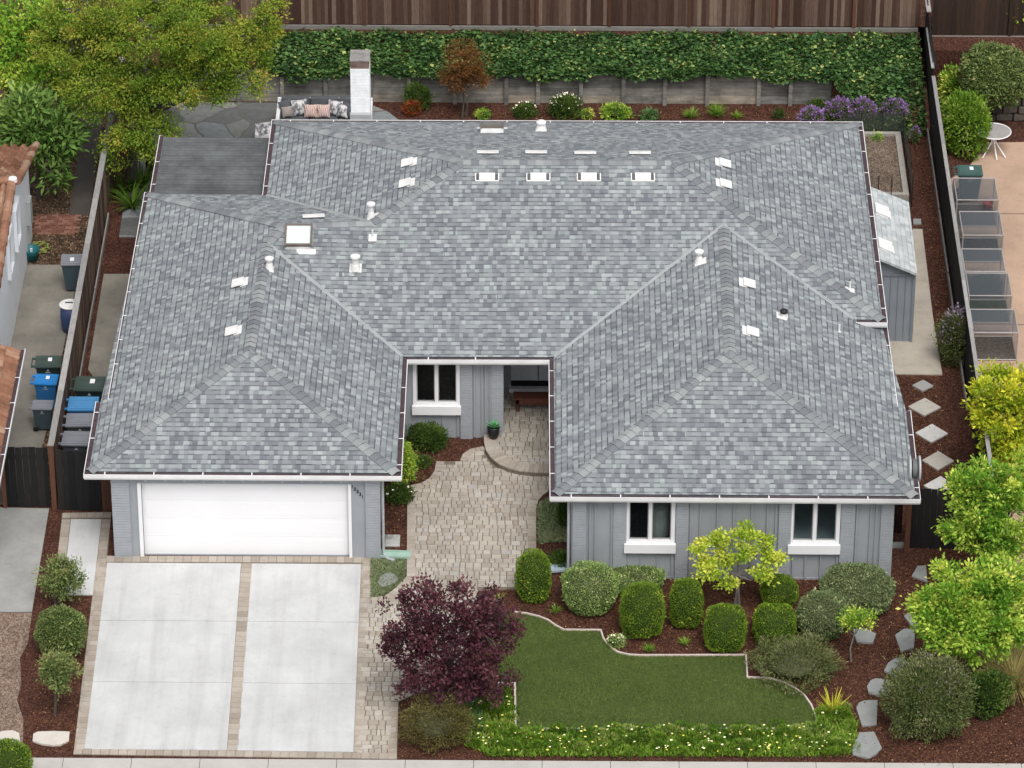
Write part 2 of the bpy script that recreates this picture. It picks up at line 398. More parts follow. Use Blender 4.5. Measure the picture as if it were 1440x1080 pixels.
def frame_on(face):
    n_ = FN[face][0]; up = (Vector((0, 0, 1)) - n_ * n_.z).normalized(); return (up.cross(n_), up, n_)

# hips and ridges: overlapping bent caps
def caps(a, b_, f1, f2, name='hip_cap'):
    a, b_ = V[a] if isinstance(a, str) else a, V[b_] if isinstance(b_, str) else b_
    d = (b_ - a); ln = d.length; d.normalize(); m = MB(); n_ = max(1, int(ln / .2)); st = ln / n_
    sides = []
    for f in (f1, f2):
        q = d.cross(FN[f][0]).normalized()
        if q.z > 0 or (abs(q.z) < 1e-4): q = -q
        sides.append((q, FN[f][0]))
    if abs(sides[0][0].dot(sides[1][0]) - 1) < .02: sides[1] = (-sides[1][0], sides[1][1])
    up = (sides[0][1] + sides[1][1]).normalized()
    for k in range(n_):
        t0, t1 = k * st, min(ln + .06, k * st + st * 1.45); tt = random.random()
        p0, p1 = a + d * t0 + up * .036, a + d * t1 + up * .014
        wd = .15 + random.uniform(-.008, .008)
        for q, nn in sides:
            q0, q1 = p0 + q * wd - up * .012, p1 + q * wd - up * .004
            m.face([p0, q0, q1, p1], 0, tt)
            m.face([p0 - up * .04, q0 - up * .03, q0, p0], 1, tt * .5)
            m.face([q0 - up * .02, q1 - up * .012, q1, q0], 0, tt)
    o = m.build(name, [cap_mat, cap_butt], roof); return o
for a, b_, f1, f2 in (('C1', 'D1', 'g_left', 'g_front'), ('C2', 'D1', 'g_front', 'g_right'), ('E1', 'D3', 'g_left', 'wing_back'), ('D2', 'D3', 'g_left', 'front'),
                      ('W1', 'R1', 'w_left', 'w_front'), ('W2', 'R1', 'w_front', 'w_right'), ('B3', 'A2', 'front', 'right'), ('B2', 'A2', 'back', 'right'),
                      ('B1', 'A1', 'back', 'left'), ('D4', 'A1', 'left', 'front')):
    caps(a, b_, f1, f2, 'hip_cap')
for a, b_, f1, f2 in (('D1', 'D2', 'g_left', 'g_right'), ('R1', 'R2', 'w_left', 'w_right'), ('A1', 'A2', 'front', 'back'), ('D3', 'D4', 'front', 'wing_back')):
    caps(a, b_, f1, f2, 'ridge_cap')
def valley(a, b_, f1, f2):
    a, b_ = V[a], V[b_]; d = (b_ - a).normalized(); m = MB(); up = (FN[f1][0] + FN[f2][0]).normalized()
    for f in (f1, f2):
        q = d.cross(FN[f][0]).normalized()
        if q.z < 0: q = -q
        off = FN[f][0] * .012
        m.face([a + up * .02, a + q * .04 + off, b_ + q * .04 + off, b_ + up * .02], 0)
        m.face([a + q * .04 + off, a + q * .047 + off * .1, b_ + q * .047 + off * .1, b_ + q * .04 + off], 0)
    m.tube([a + up * .028, b_ + up * .028], .011, 6)
    m.build('valley_flashing', flashing, roof)
for q in (('C3', 'D2', 'front', 'g_right'), ('W3', 'R2', 'front', 'w_left'), ('S1', 'R2', 'front', 'w_right'), ('V1', 'D4', 'left', 'wing_back')): valley(*q)

# gutters
def gutter(keys, parent=house, pts=None, sg=None, strap=1.15):
    pth = pts or [ev[k] for k in keys]; ms = mitres(pth); s_ = sg or sgn[keys[0]]
    prof = [(-.125, -.02, 0), (-.125, -.15, 0), (-.02, -.15, 0), (0, -.1, 0), (0, 0, 0), (-.016, 0, 0), (-.016, -.016, 1), (-.115, -.016, 1), (-.115, -.02, 0)]
    if keys and keys[0] == 'E1': s_ = sgn['Eb']
    m = MB(); rows = []
    for p, mm in zip(pth, ms):
        mm = mm * s_
        rows.append([Vector((p.x + mm.x * d, p.y + mm.y * d, p.z + z)) for d, z, _ in prof])
    for a, b_ in zip(rows[:-1], rows[1:]):
        for j in range(len(prof) - 1):
            m.face([a[j], b_[j], b_[j + 1], a[j + 1]], 1 if j == 6 else 0)
    for r in (rows[0], rows[-1]):
        m.face([r[0], r[1], r[2], r[3], r[4]], 0)
    for i in range(len(pth) - 1):
        a, b_ = pth[i], pth[i + 1]; ln = (b_ - a).length; d = (b_ - a).normalized(); q = Vector((d.y, -d.x, 0)) * s_
        for k in range(int(ln / strap)):
            p = a + d * (.5 + k * strap) - q * .066 + Vector((0, 0, .004))
            m.box(p, (.028, .11, .006), 0, .5, (d, q, Vector((0, 0, 1))))
    return m.build('gutter', [gutter_white, gutter_dirt], parent)
for keys in EAVES: gutter(keys[1:] if keys[0] == 'Eb' else keys)

# walls
YG, YW, YE, YP = .28, -.50, 5.65, 7.74
def wall(x0, x1, y, z1, openings=(), th=.16, axis='x', mat=wall_grey):
    m = MB(); cur = x0
    def put(u0, u1, a, b_):
        if u1 - u0 < 1e-3 or b_ - a < 1e-3: return
        if axis == 'x': m.bx(u0, u1, y, y + th, a, b_)
        else: m.bx(y, y + th, u0, u1, a, b_)
    for u0, u1, a, b_ in sorted(openings):
        put(cur, u0, 0, z1); put(u0, u1, 0, a); put(u0, u1, b_, z1); cur = u1
    put(cur, x1, 0, z1); return m.build('wall', mat, house)
WINS = [(12.72, 13.82), (16.56, 17.68)]
DX0, DX1, DZ = 1.30, 6.17, 2.08
wall(.65, 6.87, YG, 2.42, [(DX0, DX1, 0, DZ)])
wall(.45, 13.3, .65, 2.42, axis='y'); wall(.45, YE, 6.71, 2.42, axis='y')
wall(6.87, 9.78, YE, 2.44, [(7.58, 8.68, .97, 2.24)]); wall(YE + .17, YP, 9.62, 2.6, axis='y'); wall(9.62, 11.42, YP, 2.9)
wall(YW + .17, YP, 11.42, 2.42, axis='y'); wall(11.42, 18.95, YW, 2.42, [(a, b_, 1.03, 2.25) for a, b_ in WINS])
wall(YW + .17, 16.5, 18.79, 2.4, axis='y'); wall(3.75, 18.95, 16.5, 2.75); wall(.65, 3.75, 13.3, 2.45); wall(13.47, 16.5, 3.75, 2.6, axis='y')
def pier(px0, px1, y, x0=None, x1=None, z1=2.40):
    """stack of painted brick courses with raked joints"""
    x0 = PY(px0, 760 if y < 3 else 560, y).x if x0 is None else x0; x1 = PY(px1, 760 if y < 3 else 560, y).x if x1 is None else x1
    m = MB(); z = 0.0; m.bx(x0 + .006, x1 - .006, y - .052, y - .003, 0, z1)
    while z < z1 - .03:
        t = min(z1, z + .066); m.bx(x0, x1, y - .062 - random.uniform(0, .001), y - .046, z, t, 0, random.random()); z += .074
    return m.build('brick_pier', brick_grey, house)
pier(0, 0, YG, .60, 1.02); pier(0, 0, YG, 6.575, 6.92)
for a, b_ in ((805, 824), (862, 880.5), (950, 967.5), (1094, 1111.5), (1181, 1200.5), (1237, 1255)): pier(a, b_, YW)
for a, b_ in ((647.5, 664.5), (691, 707.5)): pier(a, b_, YE)
def batten(px, py, y, z1):
    x = PY(px, py, y).x; m = MB(); m.bx(x - .022, x + .022, y - .045, y - .002, .05, z1); m.build('batten', batten_grey, house)
for px in (829.5, 837, 860, 970.5, 984, 1008, 1031, 1056, 1078, 1090, 1203.5, 1223, 1230.5): batten(px, 760, YW, 2.4)
for px in (901.7, 924.6, 945, 1115, 1132.5, 1154, 1177): batten(px, 785, YW, .78)
for px in (667, 678, 683, 689.5): batten(px, 560, YE, 2.4)
for px in (601, 622.5, 644): batten(px, 600, YE, .66)
m = MB(); m.bx(11.9, 18.6, YW - .02, YW - .001, .0, .05); m.build('base_trim', batten_grey, house)
# garage door: four rows of pressed panels
gd = MB(); gy = YG + .10
for r in range(4):
    z0 = .03 + r * .51; gd.bx(DX0, DX1, gy, gy + .04, z0, z0 + .505)
    for c in range(8):
        xa = DX0 + .07 + c * (DX1 - DX0 - .1) / 8; xb = xa + (DX1 - DX0 - .1) / 8 - .09
        gd.bx(xa, xb, gy - .004, gy - .001, z0 + .09, z0 + .42)
g_ = gd.build('garage_door', door_white, house)
m = MB(); m.bx(DX0, DX1, gy - .03, gy + .05, -.0, .028); m.build('door_seal', wall_grey, g_)
for xa, xb in ((DX0 - .09, DX0), (DX1, DX1 + .07)): m = MB(); m.bx(xa, xb, YG - .035, YG + .1, .0, DZ + .02); m.build('door_trim', white, house)
m = MB()
for i in range(11):
    x = DX0 + .12 + i * .46; m.lathe((x, .16, 2.24), [(.035, -.03), (.045, 0), (.045, .05)], 10)
m.bx(DX0 - .1, DX1 + .1, .12, .27, 2.29, 2.36)
m.build('soffit_vent', wall_grey, house)
# house number
DIG = [(495.6, 684.8, '1'), (499.2, 688.2, '0'), (503.0, 691.5, '5'), (506.6, 695.2, '3'), (509.8, 698.8, '1')]
for px, py, ch in DIG:
    p = PY(px, py, YG - .012)
    cu = bpy.data.curves.new('house_number', 'FONT'); cu.body = ch; cu.size = .125; cu.extrude = .008; cu.align_x = 'CENTER'; cu.align_y = 'CENTER'
    tmp = bpy.data.objects.new('tmp', cu); COL.objects.link(tmp)
    me = bpy.data.meshes.new_from_object(tmp.evaluated_get(bpy.context.evaluated_depsgraph_get())); bpy.data.objects.remove(tmp)
    me.transform(Matrix.Translation(p) @ Matrix.Rotation(math.radians(90), 4, 'X')); me.materials.clear(); me.materials.append(black); me.name = 'house_number'
    o = bpy.data.objects.new('house_number', me); COL.objects.link(o); attach(o, house)
# windows
def window(x0, x1, y, z0, z1):
    m = MB(); t = .06; yo = y - .035
    m.bx(x0 - .03, x0 + t, yo, y + .1, z0, z1); m.bx(x1 - t, x1 + .03, yo, y + .1, z0, z1); m.bx(x0 + t, x1 - t, yo, y + .1, z1 - .05, z1)
    m.bx(x0 + t, x1 - t, yo, y + .1, z0, z0 + .06); xm = (x0 + x1) / 2; m.bx(xm - .04, xm + .04, yo + .004, y + .1, z0 + .06, z1 - .05)
    f = m.build('window', white, house)
    for a, b_ in ((x0 + t, xm - .04), (xm + .04, x1 - t)):
        p = MB(); p.bx(a, b_, y + .045, y + .053, z0 + .06, z1 - .05); p.build('pane', glass, f)
        k = MB(); k.bx(a, a + .022, y + .02, y + .044, z0 + .06, z1 - .05); k.bx(b_ - .022, b_, y + .02, y + .044, z0 + .06, z1 - .05)
        k.bx(a + .022, b_ - .022, y + .02, y + .044, z0 + .06, z0 + .085); k.build('sash', plain('sash_grey', (.35, .34, .34), .5), f)
    s = MB(); s.bx(x0 - .055, x1 + .055, y - .13, y - .036, z0 - .24, z0 - .002); s.build('sill', white, f)
for a, b_ in WINS: window(a, b_, YW, 1.03, 2.25)
window(7.58, 8.68, YE, .97, 2.24)
# entry recess: door, threshold
m = MB(); m.bx(9.95, 11.2, YP - .06, YP - .002, .25, 2.3); fd = m.build('front_door', plain('door_paint', (.55, .58, .62), .5), house)
m = MB(); m.bx(9.95, 11.35, YP - .075, YP - .062, .26, .42); m.build('kick_plate', black, fd)
m = MB(); m.bx(10.62, 10.64, YP - .08, YP - .061, .45, 2.3); m.build('door_edge', dark_metal, fd)
m = MB(); m.bx(9.9, 11.4, YP - .2, YP - .003, .15, .25); m.build('threshold', white, house)
# roof furniture
def on_roof(face, px, py, boxes, name, mat, parent=roof):
    p = RP(face, px, py); X, Y, Z = frame_on(face); m = MB()
    for (u, v, h, du, dv, dh, mi) in boxes: m.box(p + X * u + Y * v + Z * h, (du, dv, dh), mi, .5, (X, Y, Z))
    return m.build(name, mat, parent, bevel=.006)
vent_dark = plain('vent_screen', (.10, .10, .105), .8)
for f, x, y in (('left', 573, 230), ('left', 570, 259), ('right', 1019, 231), ('right', 1020, 260), ('g_left', 335, 399), ('g_left', 326, 467), ('w_right', 1053, 400), ('w_right', 1058, 468)):
    on_roof(f, x, y, [(0, .0, .05, .36, .31, .03, 0), (0, 0, .022, .30, .27, .022, 1), (0, .16, .012, .40, .2, .006, 0)], 'roof_vent', [white_metal, vent_dark])
for x, y in ((685, 251), (757, 251), (828, 251), (904, 251)):
    on_roof('front', x, y, [(0, 0, .07, .40, .24, .05, 0), (-.24, .01, .05, .07, .2, .03, 1), (.24, .01, .05, .07, .2, .03, 1), (-.292, 0, .05, .03, .24, .07, 0),
                            (.292, 0, .05, .03, .24, .07, 0), (0, -.13, .04, .6, .03, .06, 0), (0, 0, .02, .55, .24, .03, 1)], 'roof_vent', [white_metal, vent_dark])
for f, x, y in (('back', 686, 216), ('back', 754, 216), ('back', 823, 217), ('back', 900, 217), ('wing_back', 441, 306)):
    on_roof(f, x, y, [(0, 0, .05, .56, .26, .04, 0), (0, 0, .02, .5, .22, .03, 1)], 'roof_vent', [white_metal, vent_dark])
def pipe(face, px, py, h, r, capr=None, base='square', capmat=None):
    p = RP(face, px, py); X, Y, Z = frame_on(face); m = MB()
    m.box(p + Z * .01 + Y * .04, (.30, .3, .012), 0, .5, (X, Y, Z))
    m.lathe(p, [(r + .05, .0), (r + .012, .16), (r, .17), (r, h)], 18)
    o = m.build('vent_pipe', white_metal, roof)
    if capr:
        c = MB(); c.lathe(p + Vector((0, 0, h - .03)), [(capr * .8, -.045), (capr, -.02), (capr, .02), (capr * .55, .05), (.005, .056)], 20); c.build('vent_cap', capmat or white_metal, roof)
for q in (('left', 522, 306, .42, .06, .11), ('front', 500, 379, .40, .085, .125), ('g_right', 379, 378, .32, .065, .11), ('w_left', 983, 369, .34, .065, .115), ('back', 761, 183, .26, .1, .13)): pipe(*q)
pipe('w_right', 1102, 446, .2, .035, .10, capmat=black)
for q in (('front', 524, 335), ('right', 1195, 408), ('w_right', 1180, 468)):
    p = RP(*q); X, Y, Z = frame_on(q[0]); m = MB(); m.box(p + Z * .012, (.2, .24, .014), 0, .5, (X, Y, Z)); m.lathe(p, [(.05, 0), (.026, .06), (.022, .24)], 12); m.build('vent_pipe', white_metal, roof)
def skylight(face, px, py, wd, dp, hgt, gm):
    p = RP(face, px, py); X, Y, Z = frame_on(face); m = MB()
    m.box(p + Z * hgt * .3, (wd + .04, dp + .04, hgt * .6), 0, .5, (X, Y, Z)); m.box(p + Z * .012 - Y * (dp / 2 + .09), (wd + .24, .18, .012), 0, .5, (X, Y, Z))
    o = m.build('skylight', white_metal, house)
    f = MB()
    for u, v, a, b_ in ((-wd / 2, 0, .05, dp + .1), (wd / 2, 0, .05, dp + .1), (0, -dp / 2, wd - .05, .05), (0, dp / 2, wd - .05, .05)): f.box(p + X * u + Y * v + Z * (hgt * .8), (a, b_, hgt * .4), 0, .5, (X, Y, Z))
    f.build('skylight_frame', bronze, o)
    g = MB(); g.box(p + Z * (hgt * .86), (wd - .05, dp - .05, .02), 0, .5, (X, Y, Z)); g.build('skylight_pane', gm, o)
skylight('front', 420, 337, .64, .66, .2, sky_dome); skylight('back', 692, 184, .56, .5, .2, sky_glass)
# chimney
cw = MB(); cx0, cx1, cy0, cy1 = 5.62, 6.13, 17.05, 17.65; cw.bx(cx0 + .012, cx1 - .012, cy0 + .012, cy1 - .012, 0, 4.26)
z = .0
while z < 4.22: cw.bx(cx0, cx1, cy0, cy1, z + .012, z + .078); z += .084
ch = cw.build('chimney', plain('white_brick', (.82, .83, .85), .8, .08, 6, .4), house)
m = MB(); rust = plain('rusty_cap', (.16, .11, .095), .8, .4, 8)
m.bx(cx0 + .01, cx1 - .01, cy0 + .01, cy0 + .06, 4.262, 4.5); m.bx(cx0 + .01, cx1 - .01, cy1 - .06, cy1 - .01, 4.262, 4.5); m.bx(cx0 + .01, cx0 + .06, cy0 + .061, cy1 - .061, 4.262, 4.5); m.bx(cx1 - .06, cx1 - .01, cy0 + .061, cy1 - .061, 4.262, 4.5)
m.bx(cx0 - .01, cx1 + .01, cy0 - .01, cy1 + .01, 4.501, 4.535, 1)
m.build('chimney_cap', [rust, plain('cap_lid', (.24, .23, .22), .7, .3, 8)], ch)
m = MB(); m.bx(cx0 - .02, cx1 + .02, 16.9, cy0 - .001, 2.7, 2.98); m.build('chimney_flashing', flashing, ch)
# downspouts
m = MB(); m.tube([(6.98, .34, 2.4), (6.98, .34, .12), (7.08, .2, .05), (7.25, .12, .05)], .035, 10); m.build('downspout', plain('spout_grey', (.42, .44, .46), .6), house)
m = MB(); m.tube([(11.36, -.42, 2.4), (11.36, -.42, .1)], .035, 10); m.build('downspout', MATS['spout_grey'], house)
# ---------------------------------------------------------------- ground and paving
mulch = mulch_mat('bark_mulch', [(0, (.027, .012, .009)), (.45, (.073, .029, .02)), (.8, (.12, .052, .035)), (1, (.20, .10, .072))])
dry_mulch = mulch_mat('dry_wood_chips', [(0, (.11, .07, .05)), (.5, (.22, .155, .12)), (1, (.36, .28, .225))], 40, .15)
litter = mulch_mat('leaf_litter', [(0, (.03, .02, .013)), (.5, (.09, .055, .035)), (.85, (.16, .10, .06)), (1, (.30, .22, .15))], 26, .3)
bed_soil = mulch_mat('bed_compost', [(0, (.07, .05, .04)), (.5, (.15, .11, .08)), (1, (.30, .24, .19))], 45, .3)
slab_c = concrete_mat('pale_concrete', (.575, .58, .58), .2, scale=.75, crack=True)
walk_c = concrete_mat('sidewalk_concrete', (.50, .48, .45), .16)
old_c = concrete_mat('stained_concrete', (.27, .25, .215), .42, scale=.7)
dark_c = concrete_mat('dark_path_concrete', (.10, .088, .078), .4, scale=.9)  # dark concrete of the back path
tan_c = concrete_mat('tan_concrete', (.50, .345, .25), .3, scale=.5)
old_slab = concrete_mat('neighbour_drive_concrete', (.36, .36, .345), .3, scale=.9)
stone_top = concrete_mat('stepping_stone', (.30, .31, .305), .22, scale=3)
pale_stone = concrete_mat('pale_flagstone', (.62, .57, .51), .15, scale=3)
paver_m = tinted('paver', [(0, (.35, .305, .25)), (.25, (.41, .365, .31)), (.7, (.455, .41, .35)), (.93, (.50, .46, .405)), (1, (.41, .39, .37))], .85, .12, 18, bmp=.25, stain=.24, stain_scale=.55)
border_m = tinted('border_paver', [(0, (.34, .29, .24)), (.5, (.41, .355, .30)), (1, (.455, .405, .35))], .85, .14, 18, bmp=.25, stain=.22, stain_scale=.55)
joint_m = plain('joint_sand', (.17, .14, .108), .95, .25, 20)

def sheet(name, poly, z, mat, z0=None):
    m = MB(); m.prism(poly, z - .03 if z0 is None else z0, z); return structure(m.build(name, mat))
m = MB(); m.face([(-90, -60, 0), (110, -60, 0), (110, 140, 0), (-90, 140, 0)]); structure(m.build('ground', mulch))
def inside(p, poly):
    c = False; n_ = len(poly)
    for i in range(n_):
        (x1, y1), (x2, y2) = poly[i], poly[(i + 1) % n_]
        if (y1 > p[1]) != (y2 > p[1]) and p[0] < (x2 - x1) * (p[1] - y1) / (y2 - y1) + x1: c = not c
    return c
def edge_dist(p, poly):
    best = 9
    for i in range(len(poly)):
        a, b_ = Vector(poly[i]), Vector(poly[(i + 1) % len(poly)]); ab = b_ - a; q = Vector(p)
        t = max(0, min(1, (q - a).dot(ab) / max(1e-9, ab.length_squared))); best = min(best, (a + ab * t - q).length)
    return best
def stone(m, x0, x1, y0, y1, z, t, g=.007, h=.012):
    a, b_, c, d = x0 + g, x1 - g, y0 + g, y1 - g; e = .006
    top = [(a + e, c + e, z), (b_ - e, c + e, z), (b_ - e, d - e, z), (a + e, d - e, z)]; bot = [(a, c, z - h), (b_, c, z - h), (b_, d, z - h), (a, d, z - h)]
    m.face(top, 0, t)
    for i in range(4): m.face([bot[i], bot[(i + 1) % 4], top[(i + 1) % 4], top[i]], 0, t)
def ashlar(m, poly, z, unit=.082, margin=.04, shapes=((2, 2), (2, 2), (3, 2), (3, 3), (2, 3), (3, 2), (1, 2), (2, 1)), ang=0.0):
    xs = [p[0] for p in poly]; ys = [p[1] for p in poly]; y = min(ys)
    def put(x0, x1, y0, y1):
        c = ((x0 + x1) / 2, (y0 + y1) / 2)
        if inside(c, poly) and edge_dist(c, poly) > margin: stone(m, x0, x1, y0, y1, z + random.uniform(-.001, .001), random.random(), random.uniform(.005, .008))
    while y < max(ys):
        h = random.choice((.15, .18, .18, .21)); x = min(xs) - random.random() * .2
        while x < max(xs):
            wd = random.choice((.13, .16, .19, .19, .24)); r = random.random()
            if r < .16: k = random.uniform(.4, .6) * h; put(x, x + wd, y, y + k); put(x, x + wd, y + k, y + h)
            elif r < .22 and wd > .18: k = wd * random.uniform(.4, .6); put(x, x + k, y, y + h); put(x + k, x + wd, y, y + h)
            else: put(x, x + wd, y, y + h)
            x += wd
        y += h
def soldier(m, line, width, z, step=.2, side=1, gap=.005):
    """a course of border pavers laid across the edge line"""
    P = [Vector(p) for p in line]
    for a, b_ in zip(P[:-1], P[1:]):
        ln = (b_ - a).length
        if ln < .05: continue
        d = (b_ - a) / ln; q = Vector((-d.y, d.x)) * side; k = max(1, round(ln / step)); st = ln / k
        for i in range(k):
            p0, p1 = a + d * (i * st + gap), a + d * ((i + 1) * st - gap); t = random.random(); zz_ = z + random.uniform(-.001, .001)
            top = [p0, p1, p1 + q * width, p0 + q * width]
            m.face([(v.x, v.y, zz_) for v in (top if side > 0 else top[::-1])], 0, t)
            for u, v in ((p0, p1), (p1 + q * width, p0 + q * width), (p1, p1 + q * width), (p0 + q * width, p0)):
                m.face([(u.x, u.y, z - .03), (v.x, v.y, z - .03), (v.x, v.y, zz_), (u.x, u.y, zz_)], 0, t)
# sidewalk
m = MB(); x = -9.0; ysw = XY(300, 1068)[1]
for wd in [1.52] * 24:
    m.bx(x + .006, x + wd - .006, ysw - 1.5, ysw - .01, -.03, .028); x += wd
structure(m.build('sidewalk', walk_c))
m = MB(); m.face([(-40, ysw - 3.2, .006), (50, ysw - 3.2, .006), (50, ysw - 14, .006), (-40, ysw - 14, .006)]); structure(m.build('road', concrete_mat('asphalt', (.055, .055, .057), .3)))
m = MB(); m.bx(-40, 50, ysw - 3.2, ysw - 3.0, -.05, .10); structure(m.build('kerb', walk_c))
# driveway: two slabs of three bays, paver joints base under all
drive_poly = pxpoly([(136, 782.5), (521, 783.5), (521, 842), (560, 987), (558, 1068.5), (103, 1061.5)])
sheet('paving_bed', drive_poly, .008, joint_m)
m = MB()
for (tl, tr, bl, br) in (((151, 792.5), (339, 793.5), (119, 1055), (319, 1056.5)), ((354.5, 793.5), (508, 794.5), (334, 1057), (497, 1059))):
    tl, tr, bl, br = (Vector(XY(*q)) for q in (tl, tr, bl, br)); cuts = (0, .323, .652, 1)
    for a, b_ in zip(cuts[:-1], cuts[1:]):
        e = .0012
        q = [bl.lerp(tl, 1 - b_ + e), br.lerp(tr, 1 - b_ + e), br.lerp(tr, 1 - a - e), bl.lerp(tl, 1 - a - e)]
        m.prism([(v.x, v.y) for v in q], -.02, .03)
structure(m.build('driveway', slab_c))
bm_ = MB()
L_ = lambda *p: [XY(*q) for q in p]
soldier(bm_, L_((151, 792.5), (119, 1055)), -.19, .03, .2)                  # left of the first slab
soldier(bm_, L_((136, 792.5), (103.5, 1061)), .08, .026, .2)
soldier(bm_, L_((339.5, 793.5), (319.5, 1056.5)), .25, .03, .2)             # between the slabs
soldier(bm_, L_((508.5, 794.5), (497.5, 1059)), .20, .03, .2)
soldier(bm_, L_((150, 783), (521, 784)), -.25, .03, .2, 1)
soldier(bm_, L_((103, 1061.5), (558, 1068.5)), .21, .03, .2)
soldier(bm_, L_((521, 785), (521, 842)), -.17, .031, .2)
soldier(bm_, L_((560, 988), (558, 1068)), -.2, .031, .2)
# entrance walk
walk_px = [(521, 842), (541, 840), (557, 828), (572, 812), (573, 690), (574, 685), (592, 681), (604, 674), (611, 664), (613.5, 650), (647, 649), (651, 640), (661, 633), (680, 629), (684, 634), (690, 646), (702, 656),
           (728, 663.5), (800, 666), (800, 690), (771, 692), (764, 697), (757, 705), (754, 716), (754, 785), (748, 803), (738, 829), (672, 831), (671, 880), (650, 930), (615, 965), (561, 987), (558, 1068), (497, 1066), (508, 842)]
walk_poly = pxpoly(walk_px)
sheet('walkway_bed', walk_poly, .012, joint_m)
m = MB(); ashlar(m, walk_poly, .032, margin=.1); structure(m.build('walkway', paver_m))
soldier(bm_, L_((521, 842), (541, 840), (557, 828), (572, 812)), -.2, .038, .16)
soldier(bm_, L_((572, 812), (573, 690), (574, 685), (592, 681), (604, 674), (611, 664), (613.5, 650)), -.2, .037, .17)
soldier(bm_, L_((647, 649), (651, 640), (661, 633), (680, 629)), -.18, .037, .14)
soldier(bm_, L_((771, 692), (764, 697), (757, 705), (754, 716), (754, 785)), -.2, .037, .17)
soldier(bm_, L_((672, 831), (671, 880), (650, 930), (615, 965), (561, 987)), -.2, .037, .18)
structure(bm_.build('border_course', border_m))
# porch: raised a step, with a curved bullnose course
arc = [(680.5, 611), (680.5, 621), (683, 632), (690, 643), (701, 652), (714, 658), (730, 662), (750, 664), (772, 664.5), (815, 665)]
arcw = [XY(x, y, .15) for x, y in arc]
porch_poly = arcw + [(11.6, 8.2), (arcw[0][0], 8.2)]
porch = MB(); porch.prism(porch_poly, .0, .118); structure(porch.build('porch_base', joint_m))
m = MB(); ashlar(m, porch_poly, .15, margin=.12); structure(m.build('porch', paver_m))
m = MB(); soldier(m, [(x, y) for x, y in arcw], .36, .156, .13, 1); structure(m.build('porch_border', border_m))
# side path beside the garage
sp_px = [(87, 722), (157, 721), (152, 783), (134, 858), (77, 858)]
sheet('side_path_bed', pxpoly([(87, 722), (157, 721), (151, 785), (137, 785), (131, 838), (83, 838)]), .006, joint_m)
sheet('side_path', pxpoly([(100, 731.5), (143, 731.5), (130.5, 837.5), (88, 837.5)]), .03, slab_c)
m = MB()
soldier(m, L_((88, 722.5), (157, 721.5)), -.2, .028, .19); soldier(m, L_((143.6, 731.5), (131, 837.5)), .21, .03, .19); soldier(m, L_((99.3, 731.5), (87.3, 837.5)), -.21, .03, .19)
structure(m.build('side_path_border', border_m))
# neighbour's front: driveway apron and dry chips
sheet('neighbour_driveway', pxpoly([(-60, 713), (69, 716), (45, 861), (-80, 862)]), .02, old_slab)
sheet('neighbour_front_bed', pxpoly([(-90, 862), (45, 862), (39, 905), (28, 925), (30, 960), (24, 985), (33, 1012), (32, 1061), (-120, 1058)]), .005, dry_mulch)
# left side yard
sheet('neighbour_side_path', [(-6, 2.5), (-1.75, 2.5), (-1.55, 6), (-1.45, 14.0), (-6, 14.0)], .02, old_c)
sheet('fence_soil', [(-1.7, 2.6), (-1.05, 2.6), (-1.05, 20), (-1.4, 20)], .008, litter)
sheet('neighbour_yard', [(-12, 14.0), (-1.2, 14.0), (-1.2, 25), (-12, 25)], .006, litter)
sheet('neighbour_back_path', pxpoly([(97, 303), (125, 303), (143, 190), (142, 110), (118, 110), (115, 190)]), .02, dark_c)
m = MB(); ox, oy = XY(112, 331); wx, wy = XY(46, 303)
for r in range(13):
    for c in range(9):
        x0 = wx + c * .205 + (.1 if r % 2 else 0); y0 = oy + r * .108
        if x0 + .2 < ox and y0 + .1 < wy + .05: stone(m, x0, x0 + .205, y0, y0 + .108, .03, random.random(), .006)
structure(m.build('brick_paving', tinted('paving_brick', [(0, (.13, .055, .04)), (.5, (.2, .085, .06)), (1, (.28, .15, .11))], .9, .2, 20, bmp=.3)))
sheet('side_slab', pxpoly([(146, 386), (182, 386), (165, 530), (150, 560), (124, 520)]), .02, old_c)
# right side
sheet('side_yard_slab', pxpoly([(1284, 323), (1297, 323.5), (1311, 440), (1325, 528), (1252, 527), (1240, 430)]), .03, concrete_mat('cream_concrete', (.50, .45, .38), .3, scale=.8))
sheet('neighbour_patio', [(21.75, -2), (32, -2), (32, 21.2), (23.0, 21.0), (22.4, 19.6), (21.75, 18.8)], .02, tan_c)
m = MB()
for y in (6.2, 11.2, 17.0): m.bx(21.8, 32, y - .02, y + .02, .021, .0235)
structure(m.build('patio_joint', plain('patio_joint', (.2, .13, .1), .9)))
sheet('flagstone_patio', [(-.55, 15.5), (7.3, 15.5), (7.05, 21.6), (6.4, 22.6), (5.8, 23.1), (-.6, 23.1)], .02, flag_mat('flagstone', [(0, (.10, .105, .105)), (.4, (.19, .195, .19)), (.7, (.27, .255, .235)), (1, (.2, .225, .235))], 1.05))

